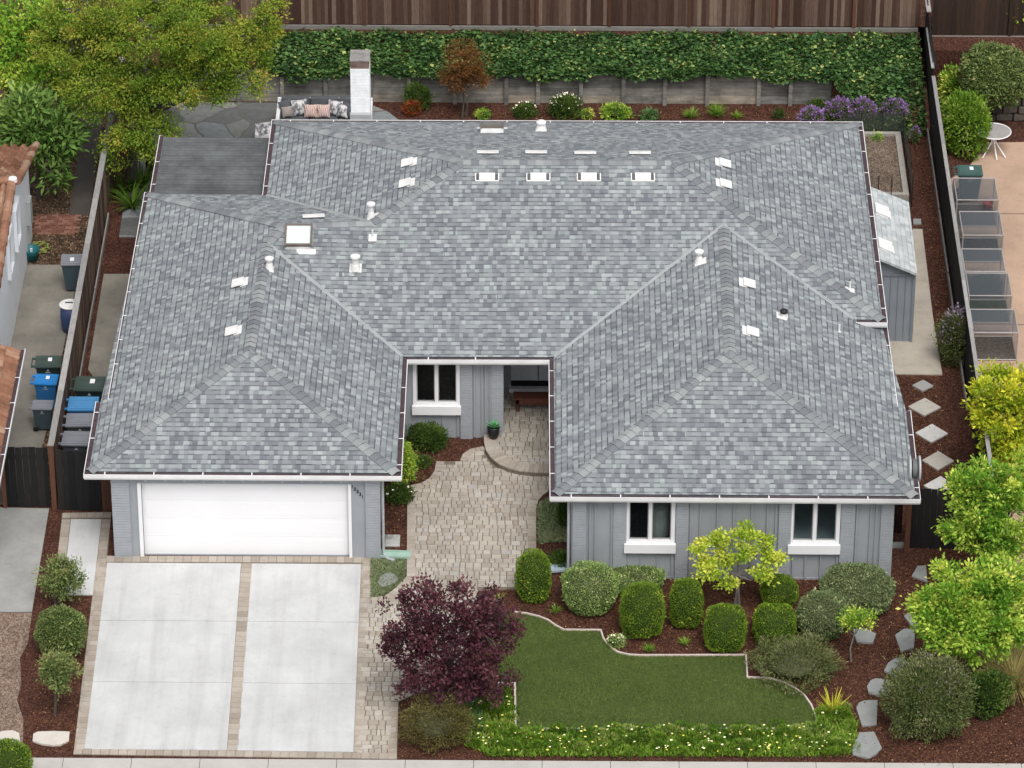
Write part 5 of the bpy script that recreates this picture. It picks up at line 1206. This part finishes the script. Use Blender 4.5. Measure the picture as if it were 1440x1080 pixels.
# clipped shrubs of the front bed
CG_ = 'clipped shrubs of the front bed'
for a in ((750, 811, 26, 37, clip_dark, 'upright dark clipped shrub standing alone at the edge of the paver walk', .03, 9000, 2.7), (903, 859, 32, 40, clip_dark, 'largest dark clipped shrub, in front of the left bedroom window', .03, 11000, 2.6),
          (965, 849, 24, 36, clip_dark, 'tall narrow dark clipped shrub left of the yellow green maple', .03, 8500, 2.7), (1020, 883, 31, 34, clip_dark, 'dark clipped shrub right in front of the yellow green maple stems', .03, 9500, 2.7),
          (1089, 879, 31, 30, clip_dark, 'dark clipped drum shaped shrub between the maple and a pale round shrub', .03, 9500, 2.8), (1096, 832, 27, 25, clip_dark, 'small dark clipped shrub close to the wall behind another', .03, 7000, 2.3)):
    clipped(*a, group=CG_)
clipped(829, 827, 41, 38, clip_pale, 'pale green round clipped shrub beside the upright dark one', .038, 11000, 2.3, group=CG_, core=core_grey, jit=1.0)
clipped(890, 808, 46, 27, clip_pale, 'pale green wide clipped shrub against the wall under the left bedroom window', .04, 9500, 2.3, group=CG_, core=core_grey, jit=1.0)
clipped(1156, 865, 36, 35, clip_grey, 'grey green round clipped shrub behind the small standard tree', .036, 10500, 2.3, group=CG_, core=core_grey, jit=1.0)
clipped(1205, 829, 54, 38, clip_grey, 'broad grey green shrub at the right corner of the house wall', .05, 10000, 2.2, group=CG_, core=core_grey, jit=1.1, lump=.08)
clipped(8, 1074, 39, 36, clip_dark, 'clipped green shrub cut off at the bottom left corner', .032, 9000, 2.2, group=None)
LG = 'round shrubs on short stems left of the driveway'
tree('standard_shrub', 'round headed shrub on a stem beside the side path, rearmost of three', 'shrub', (80, 852), [(87, 814, 32, 27, 0), (74, 818, 20, 18, 0), (101, 815, 20, 18, 0), (86, 800, 22, 15, 0), (88, 830, 24, 14, 0)], lolly, .07, 4600, 110, .10, .035, group=LG, limbs=40, aspect=.5, flat=1., shell=.4)
clipped(86, 888, 37, 36, lolly, 'largest round green shrub, middle of the three by the driveway', .05, 6000, 2.2, group=LG, base=(88, 925), lump=.06, name='standard_shrub', jit=1.1)
tree('standard_shrub', 'round headed shrub on a visible stem nearest the cream flagstones', 'shrub', (77, 1006), [(82, 946, 28, 28, 0), (73, 945, 19, 20, 0), (94, 948, 18, 18, 0), (82, 932, 20, 15, 0), (83, 962, 20, 14, 0)], lolly, .07, 4300, 105, .10, .035, group=LG, limbs=40, aspect=.5, flat=1., shell=.4)
# trees
tree('japanese_maple', 'small yellow green maple with bare forked stems in front of the bedroom wall', 'tree', (1036, 851), [(985, 773, 17, 10, -.1), (1000, 800, 20, 10, -.3), (1016, 760, 18, 10, .2), (1044, 750, 18, 10, .25), (1048, 778, 20, 10, -.1), (1074, 762, 18, 10, .1), (1086, 785, 15, 10, 0), (1022, 822, 18, 8, -.4), (1072, 806, 18, 9, -.25), (1022, 785, 16, 9, 0)], maple_l, .085, 5400, 80, .13, .035, bark_m=pale_bark, forks=[(-.05, 0), (.06, .02), (.0, .05)], limbs=36, aspect=.62, flat=.5, shell=.45)
tree('purple_plum', 'dark purple leaved tree between the paver walk and the lawn', 'tree', (640, 1002), [(628, 900, 70, 62, 0), (680, 905, 54, 66, 0), (580, 880, 48, 44, 0), (600, 945, 52, 36, -.2), (655, 850, 54, 30, .1), (684, 955, 42, 36, -.3), (588, 845, 38, 28, .2), (560, 910, 34, 28, 0), (706, 885, 28, 26, .2), (640, 968, 52, 28, -.3), (600, 832, 12, 14, .2), (645, 828, 14, 12, .2), (542, 885, 12, 14, 0), (575, 965, 14, 12, -.2)], plum_l, .088, 15500, 290, .14, .06, limbs=70, aspect=.62, shell=.45)
tree('leafy_tree', 'bright yellow green tree behind the right side fence in front of the cages', 'tree', (22.5, 3.6, 0), [(1402, 548, 34, 34, 0), (1440, 560, 38, 44, .2), (1412, 600, 44, 44, -.2), (1445, 625, 40, 46, -.3), (1400, 635, 30, 26, -.3), (1385, 580, 18, 20, 0)], yellowg, .12, 12000, 150, .17, .08, limbs=25, aspect=.5, out=.8)
tree('leafy_tree', 'bright green round tree at the dark fence, upper of the two by the right edge', 'tree', (21.0, -1.2, 0), [(1390, 700, 52, 48, 0), (1362, 730, 36, 46, 0), (1420, 740, 45, 50, -.2), (1395, 765, 42, 26, -.2), (1440, 680, 34, 44, .3), (1372, 685, 36, 34, .1), (1350, 750, 24, 26, -.1)], bright, .108, 15000, 190, .15, .08, limbs=25, aspect=.5, out=.8)
tree('leafy_tree', 'bright green round tree over the stepping stones, lower of the two by the right edge', 'tree', (1362, 962), [(1322, 850, 40, 38, .1), (1368, 835, 50, 45, .2), (1345, 890, 48, 42, -.2), (1395, 880, 42, 48, -.1), (1300, 880, 28, 26, 0), (1425, 830, 28, 40, .3), (1365, 915, 36, 24, -.3), (1350, 815, 40, 26, .3), (1405, 810, 36, 30, .3), (1305, 850, 26, 26, .1), (1420, 885, 26, 36, -.1)], bright, .108, 19000, 240, .15, .08, limbs=25, aspect=.5, out=.8)
tree('standard_tree', 'very small slender tree with pale leaning trunk beside the first flagstone', 'tree', (1197, 930), [(1195, 872, 15, 15, 0), (1216, 874, 15, 14, 0), (1206, 865, 16, 10, 0)], bright, .07, 1300, 34, .10, .025, bark_m=pale_bark, limbs=14, aspect=.55)
tree('pepper_tree', 'large feathery olive and yellow tree over the back left patio', 'tree', (182, 262), [(205, 45, 85, 50, 0), (110, 70, 62, 50, .4), (300, 60, 80, 52, 0), (345, 105, 38, 34, -.2), (265, 118, 58, 42, -.4), (150, 130, 60, 48, -.4), (120, 20, 60, 40, .6), (375, 30, 28, 40, .3), (185, 185, 36, 26, -.9), (225, 180, 26, 22, -.7), (155, 220, 20, 20, -1.), (205, 208, 24, 14, -1.0), (245, 15, 90, 40, .5), (335, 55, 40, 40, .1), (185, 110, 60, 45, -.3), (300, 125, 30, 26, -.5)], olive, .088, 74000, 470, .245, .17, aspect=.46, limbs=110, droop=.15, flat=.6, forks=[(0, 0), (.55, .9)], bark_m=bark)
tree('loquat_tree', "broad leaved green tree behind the neighbour's terracotta roof", 'tree', (-2.9, 17.6, 0), [(55, 170, 55, 40, 0), (85, 195, 32, 34, -.3), (20, 180, 35, 40, 0), (60, 210, 30, 25, -.3), (82, 245, 20, 22, -.9)], loquat_l, .27, 3300, 190, .22, .09, aspect=.30, out=1.6, limbs=30)
tree('citrus_tree', 'yellow green tree at the left edge behind the broad leaved tree', 'tree', (-4.3, 20.6, 0), [(35, 105, 45, 34, 0), (20, 40, 40, 40, .5), (70, 30, 30, 30, .5), (75, 110, 28, 28, -.2), (10, 80, 30, 40, 0)], bright, .14, 7000, 130, .24, .1, aspect=.5, limbs=25, out=.8)
tree('crape_myrtle', 'small rust red leaved tree in front of the ivy bank', 'tree', (652, 166), [(640, 75, 24, 22, 0), (665, 80, 20, 20, .0), (648, 105, 30, 22, 0), (640, 120, 20, 12, 0), (668, 112, 16, 16, 0)], rust_l, .065, 5200, 80, .15, .03, forks=[(-.04, 0), (.07, 0)], limbs=25)
clipped(1398, 106, 50, 47, lolly, 'large round headed green tree behind the white patio table', .075, 9000, 2.1, cat='tree', base=(1397, 168), lump=.1, name='round_tree', jit=1.2)
tree('overhanging_tree', 'bright green branch tips at the top right corner above the dark fence', 'tree', (25.2, 25.6, 1.2), [(1428, 20, 18, 26, 0), (1442, 5, 20, 20, 0)], bright, .13, 1800, 40, .2, .06, limbs=10, z0=1.2)
tree('overhanging_tree', 'thin grey brown twiggy branches over the top of the dark rear fence', 'tree', (23.3, 25.9, 1.2), [(1355, 2, 22, 10, 0), (1390, 12, 20, 12, -.3)], brown_l, .09, 1100, 34, .16, .05, limbs=14, z0=1.2)
# shrubs
mound(1345, 122, 26, 24, bright, 'pale green shrub leaning on the right fence below the ivy', .11, 1800, 45, .18, ground=(1342, 150)); mound(1356, 180, 33, 46, cover_l, 'tall green shrub between the right fence and the round patio table', .10, 5200, 85, .17, ground=(1356, 215))
mound(1343, 487, 24, 47, rose_l, 'dusky green shrub with purple flower spikes beside the right fence', .06, 4200, 80, .14, extra=(lav_f, 420, .07, .1), ground=(1341, 510))
mound(1302, 1005, 62, 78, rose_l, 'big sprawling rosemary mound beside the flagstones at the bottom right', .075, 17000, 190, .2, core=core_g, ground=(1302, 1022), aspect=.28, kc=.85, extra=(lav_f, 220, .045, .15))
mound(1388, 986, 32, 38, dark_l, 'rounded dark glossy green shrub between the rosemary mound and tan grass', .07, 4500, 70, .16, ground=(1388, 998), aspect=.55, kc=.85)
mound(1112, 938, 62, 32, rose_l, 'low spreading grey green shrub at the upper right corner of the lawn', .06, 8000, 120, .14, core=core_grey, ground=(1115, 945), aspect=.3)
mound(612, 1025, 52, 40, brown_l, 'low brownish shrub below the purple tree by the sidewalk', .05, 8500, 120, .14, core=core_grey, ground=(612, 1036), aspect=.4)
mound(602, 617, 27, 19, dark_l, 'dark green shrub under the entry window', .06, 3600, 60, .13, ground=(602, 626), cat='shrub'); mound(560, 655, 22, 38, bright, 'bright green shrub at the garage wall under the eave corner', .06, 5000, 75, .14, ground=(562, 676))
mound(562, 696, 20, 14, dark_l, 'small dark shrub below the bright green one at the garage wall', .06, 1600, 40, .11, extra=(white_f, 6, .09, .2)); mound(594, 652, 12, 8, dark_l, 'tiny dark plant in the mulch notch of the entry walk', .05, 600, 20, .08)
mound(794, 722, 9, 30, dark_l, 'narrow dark upright shrub at the left corner of the bedroom wing', .05, 2600, 50, .1, ground=(795, 742)); mound(787, 788, 14, 12, dark_l, 'small olive shrub at the wall base behind the upright clipped shrub', .05, 1300, 34, .1)
mound(588, 136, 18, 18, dark_l, 'dark green nandina against the timber retaining wall', .07, 1700, 40, .13, ground=(588, 152)); mound(581, 152, 13, 10, red_l, 'orange red nandina in front of the dark green one', .06, 900, 26, .1, ground=(580, 160))
mound(796, 152, 24, 17, dark_l, 'green shrub dotted with pale pink flowers behind the rear eave', .06, 2600, 60, .13, extra=(white_f, 60, .06, .3), ground=(796, 162)); mound(738, 155, 17, 9, dark_l, 'small leafy plant with cream flowers left of the roof pipe', .06, 900, 28, .1, extra=(white_f, 14, .06, .3), ground=(738, 163))
mound(866, 158, 20, 10, bright, 'low light green plant behind the middle of the rear eave', .07, 1000, 30, .1, ground=(866, 165)); mound(826, 163, 9, 5, bright, 'tiny pale green plant right of the pink flowered shrub', .05, 300, 12, .08, ground=(826, 167)); mound(680, 162, 9, 6, bright, 'tiny green plant right of the rust red tree', .06, 400, 14, .08, ground=(680, 166))
mound(912, 164, 12, 5, teal_l, 'small blue green plant close to the rear eave', .08, 400, 14, .09, ground=(912, 168)); mound(1095, 160, 8, 8, dark_l, 'tiny dark plant left of the purple flowers', .05, 300, 10, .08, ground=(1095, 166)); mound(1148, 150, 15, 9, dark_l, 'dark green plant rising behind the purple flowers', .06, 700, 22, .1, ground=(1148, 158))
PGp = 'purple flowering plants along the rear bed'
for px, py, hw, hh, lab in ((1140, 164, 20, 10, 'left end clump of purple flowers'), (1178, 157, 22, 15, 'tallest clump of purple flowers behind the roof corner'), (1212, 157, 22, 14, 'purple flower clump right above the roof corner'), (1256, 157, 22, 14, 'right end clump of purple flowers behind the wire fence')):
    mound(px, py, hw, hh, rose_l, lab, .07, 1300, 34, .12, group=PGp, extra=(purple_f, 430, .065, .25), ground=(px, py + 22), cat='flowers', name='flowering_plant')
mound(1286, 191, 7, 10, rose_l, 'single purple flowered sprig at the corner of the wire fence', .06, 260, 9, .08, extra=(purple_f, 70, .06, .2), ground=(1286, 202), cat='flowers', name='flowering_plant')
mound(1233, 195, 7, 7, bright, 'small green seedling in the raised soil bed', .07, 260, 10, .08, ground=(1233, 212), core=None)
mound(1385, 397, 20, 10, dark_l, 'leafy green plants inside the screened cage', .07, 900, 26, .1, ground=(1388, 405), core=None)
mound(866, 905, 13, 8, clip_pale, 'small plant with white flowers at the notch of the lawn edging', .04, 700, 24, .08, extra=(white_f, 45, .045, .3), cat='flowers', name='flowering_plant')
fountain((1008, 163), 120, .42, .012, cover_l, 'yellow green grass tuft in the rear bed, right one', 'grass tuft', 'grass_clump', .9); fountain((972, 166), 90, .36, .012, cover_l, 'yellow green grass tuft in the rear bed, left one', 'grass tuft', 'grass_clump', .9)
fountain((1036, 166), 60, .26, .012, cover_l, 'shortest yellow green grass tuft in the rear bed', 'grass tuft', 'grass_clump', .9)
fountain((1171, 1003), 46, .62, .022, flax_l, 'yellow striped flax with sword leaves at the right end of the lawn', 'flax', 'flax_plant', .75, droop=.2)
fountain((1424, 968), 900, 1.35, .008, straw, 'tan fountain grass at the right edge, lower and larger', 'ornamental grass', 'ornamental_grass', .95, droop=.6); fountain((1436, 915), 380, 1.1, .007, straw, 'tan fountain grass at the right edge behind the larger one', 'ornamental grass', 'ornamental_grass', .8, droop=.55)
for b_, lab in (((702, 846), 'green strappy plant right of the purple tree'), ((781, 861), 'tiny green strappy plant below the pale round shrub'), ((912, 916), 'green strappy plant beside the lawn edge below the largest clipped shrub'), ((963, 907), 'small olive strappy plant left of the maple')):
    fountain(b_, 40, .24, .011, cover_l, lab, 'plant', 'strappy_plant', .9, group='small strappy plants in the front mulch')
FG = 'ferns below the big olive tree'
for b_, lab in (((180, 268), 'fern at the foot of the large olive tree trunk'), ((200, 262), 'fern right of the large olive tree trunk next to the patio roof'), ((186, 292), 'fern nearest the roof corner of the garage wing')):
    fountain(b_, 46, .95, .035, fern_l, lab, 'fern', 'fern', 1.05, FG, 6, droop=.55)
# ivy on the bank behind the retaining wall
m = MB()
for (a, b_) in (((-1, 22.9), (18.8, 23.25)),): m.face([(-1, 23.27, .9), (21.35, 23.27, .98), (21.35, 24.95, 1.4), (-1, 24.95, 1.4)])
m.face([(-1, 23.27, 0), (21.35, 23.27, 0), (21.35, 23.27, .98), (-1, 23.27, .98)]); m.face([(18.8, 23.07, .9), (19.6, 21.4, 0.02), (21.35, 21.2, .02), (21.35, 23.07, 1.05)]); m.face([(18.8, 23.07, 0), (19.6, 21.4, 0.02), (18.8, 23.07, .9)])
m.face([(-60, 25.12, 1.4), (60, 25.12, 1.5), (60, 45, 2.2), (-60, 45, 2.2)]); m.face([(21.55, 24.2, 0), (40, 24.2, 0), (40, 24.21, 1.2), (21.55, 24.21, 1.2)]); m.face([(21.55, 24.21, 1.2), (40, 24.21, 1.2), (40, 25.1, 1.24), (21.55, 25.1, 1.24)])
structure(m.build('bank', mulch))
g = np.random.default_rng(77)
def ivy_pts(n_):
    x = g.uniform(3.0, 21.3, n_); t = g.random(n_); lump = .10 * np.sin(x * 2.3) * np.sin(t * 7 + x) + .06 * np.sin(x * 5.1 + 1)
    y = 23.12 + t * 1.66; z = 1.0 + t * .36 + lump * .7 + g.normal(0, .05, n_) + .05
    return np.stack([x, y, z], 1)
P = ivy_pts(30000); n2 = 7000; x = g.uniform(3.0, 21.3, n2); hang = .17 + .09 * np.sin(x * 1.9) + .07 * np.sin(x * 4.7 + 2) + .1 * (np.sin(x * .9 + 4) > .8)
P2 = np.stack([x, 23.06 + g.normal(0, .03, n2), 1.12 - g.random(n2) ** 1.2 * hang], 1)
n3 = 6000; s_ = g.random(n3); x3 = g.uniform(18.9, 21.32, n3); s_ = np.minimum(s_, np.clip((x3 - 18.7) / 1.1, .05, 1)); P3 = np.stack([x3, 23.05 - s_ * 1.75, 1.12 - s_ * 1.0 + .14 * np.sin(x3 * 5) + g.normal(0, .06, n3)], 1)
P = np.concatenate([P, P2, P3]); P[:, 2] = np.maximum(P[:, 2], .05); D = unit(len(P), g) * .6 + np.array([0, -.75, .05]); cl = .2 * np.sin(P[:, 0] * 3.1) * np.sin(P[:, 1] * 4 + P[:, 0])
iv = leafmesh('ivy', P, D, .1 * g.uniform(.5, 1.5, len(P)), ivy_l, None, np.clip(g.normal(.42, .3, len(P)) + cl, 0, 1), .95, .10, updir=1.4, rng=g); tag(iv, kind='stuff')
# grass, ground cover, chips
def scatter(poly, n_, seed):
    g = np.random.default_rng(seed); xs = [p[0] for p in poly]; ys = [p[1] for p in poly]; out = np.empty((0, 2)); A = np.array(poly)
    while len(out) < n_:
        q = np.stack([g.uniform(min(xs), max(xs), n_), g.uniform(min(ys), max(ys), n_)], 1); ins = np.zeros(n_, bool)
        for i in range(len(A)):
            (x1, y1), (x2, y2) = A[i], A[(i + 1) % len(A)]; c = ((y1 > q[:, 1]) != (y2 > q[:, 1])) & (q[:, 0] < (x2 - x1) * (q[:, 1] - y1) / (y2 - y1 + 1e-12) + x1); ins ^= c
        out = np.concatenate([out, q[ins]])
    return out[:n_]
def blades(name, poly, n_, ln, mat, z, seed, lean=.5, aspect=.14, patch=.25):
    q = scatter(poly, n_, seed); g = np.random.default_rng(seed + 1); P = np.column_stack([q, np.full(n_, z)]); D = unit(n_, g) * lean + np.array([0, 0, 1.]); t = np.clip(g.normal(.5, .2, n_) + patch * np.sin(q[:, 0] * 1.7 + 1) * np.sin(q[:, 1] * 2.1), 0, 1)
    return tag(leafmesh(name, P, D, ln * g.uniform(.6, 1.2, n_), mat, None, t, aspect, rng=g), kind='stuff')
blades('lawn_grass', lawn_poly, 60000, .05, turf_l, .01, 5, 1.0, .22, .12)
cov = pxpoly([(598, 993), (640, 1003), (655, 1000), (680, 985), (712, 972), (722, 985), (723, 1027), (900, 1027), (1148, 1027), (1148, 1000), (1160, 992), (1192, 998), (1206, 1022), (1198, 1062), (1150, 1066), (900, 1066), (690, 1066), (655, 1050), (610, 1012)])
blades('ground_cover', cov, 13000, .16, cover_l, .01, 8, .75, .2, .3)
q = scatter(cov, 190, 9); g = np.random.default_rng(10)
P = np.column_stack([q, g.uniform(.14, .22, len(q))]); tag(leafmesh('daisy_flowers', np.repeat(P, 5, 0), np.concatenate([np.array([[math.cos(a), math.sin(a), .25] for a in np.arange(5) * 1.2566])] * len(q)), np.repeat(g.uniform(.02, .04, len(q)), 5), yellow_f, None, np.repeat(g.random(len(q)), 5), .8, updir=2), kind='stuff')
q = scatter(cov, 150, 19); PP, DD, TT = [], [], []
for (x, y) in q:
    k = 130; r = g.uniform(.10, .2); d = unit(k, g); d[:, 2] = np.abs(d[:, 2]); PP.append(np.array([x, y, .05]) + d * np.array([r, r, r * 1.0])); DD.append(d + np.array([0, 0, .5])); TT.append(np.clip(g.normal(g.random(), .15, k), 0, 1))
tag(leafmesh('ground_cover_tufts', np.concatenate(PP), np.concatenate(DD), .075, cover_l, None, np.concatenate(TT), .25), kind='stuff')
blades('teal_ground_cover', pxpoly([(600, 992), (625, 988), (650, 1000), (672, 990), (680, 1030), (640, 1030), (612, 1008)]), 3600, .2, teal_l, .02, 31, .7, .2)
blades('grass_patch', pxpoly([(521, 786), (571, 786), (570, 811), (556, 827), (540, 839), (521, 841)]), 5200, .075, tuft_l, .006, 12, 1.1, .22, .4)
blades('grey_grass', pxpoly([(757, 712), (770, 704), (800, 704), (801, 762), (757, 765)]), 6500, .12, tuft_l, .006, 14, 1.0, .2, .4)
chips = [pxpoly(p) for p in ([(672, 832), (738, 829), (760, 838), (820, 800), (1256, 800), (1300, 770), (1440, 770), (1440, 1078), (1205, 1078), (1150, 985), (1052, 920), (862, 915), (793, 885), (724, 860)], [(560, 988), (610, 970), (720, 960), (722, 1066), (560, 1066)], [(60, 860), (128, 840), (104, 1060), (34, 1060)],
         [(1255, 530), (1326, 530), (1350, 760), (1300, 700)], [(540, 690), (573, 690), (571, 780), (538, 780)], [(573, 640), (660, 617), (640, 648), (612, 655), (592, 680), (573, 684)], [(1286, 200), (1313, 190), (1360, 560), (1326, 525)], [(620, 160), (1120, 150), (1120, 168), (620, 168)])]
PP = []
for k, c in enumerate(chips):
    A = abs(sum(c[i][0] * c[(i + 1) % len(c)][1] - c[(i + 1) % len(c)][0] * c[i][1] for i in range(len(c)))) / 2; PP.append(scatter(c, int(A * 330), 60 + k))
q = np.concatenate(PP); lw = np.array(lawn_poly)
keep = np.array([not (inside(p, lawn_poly)) for p in q]); q = q[keep]; g = np.random.default_rng(3); D = unit(len(q), g); D[:, 2] *= .18
tag(leafmesh('mulch_chips', np.column_stack([q, g.uniform(.004, .018, len(q))]), D, .065 * g.uniform(.5, 1.4, len(q)), chip_l, None, g.random(len(q)), .36, updir=2.0), kind='stuff')
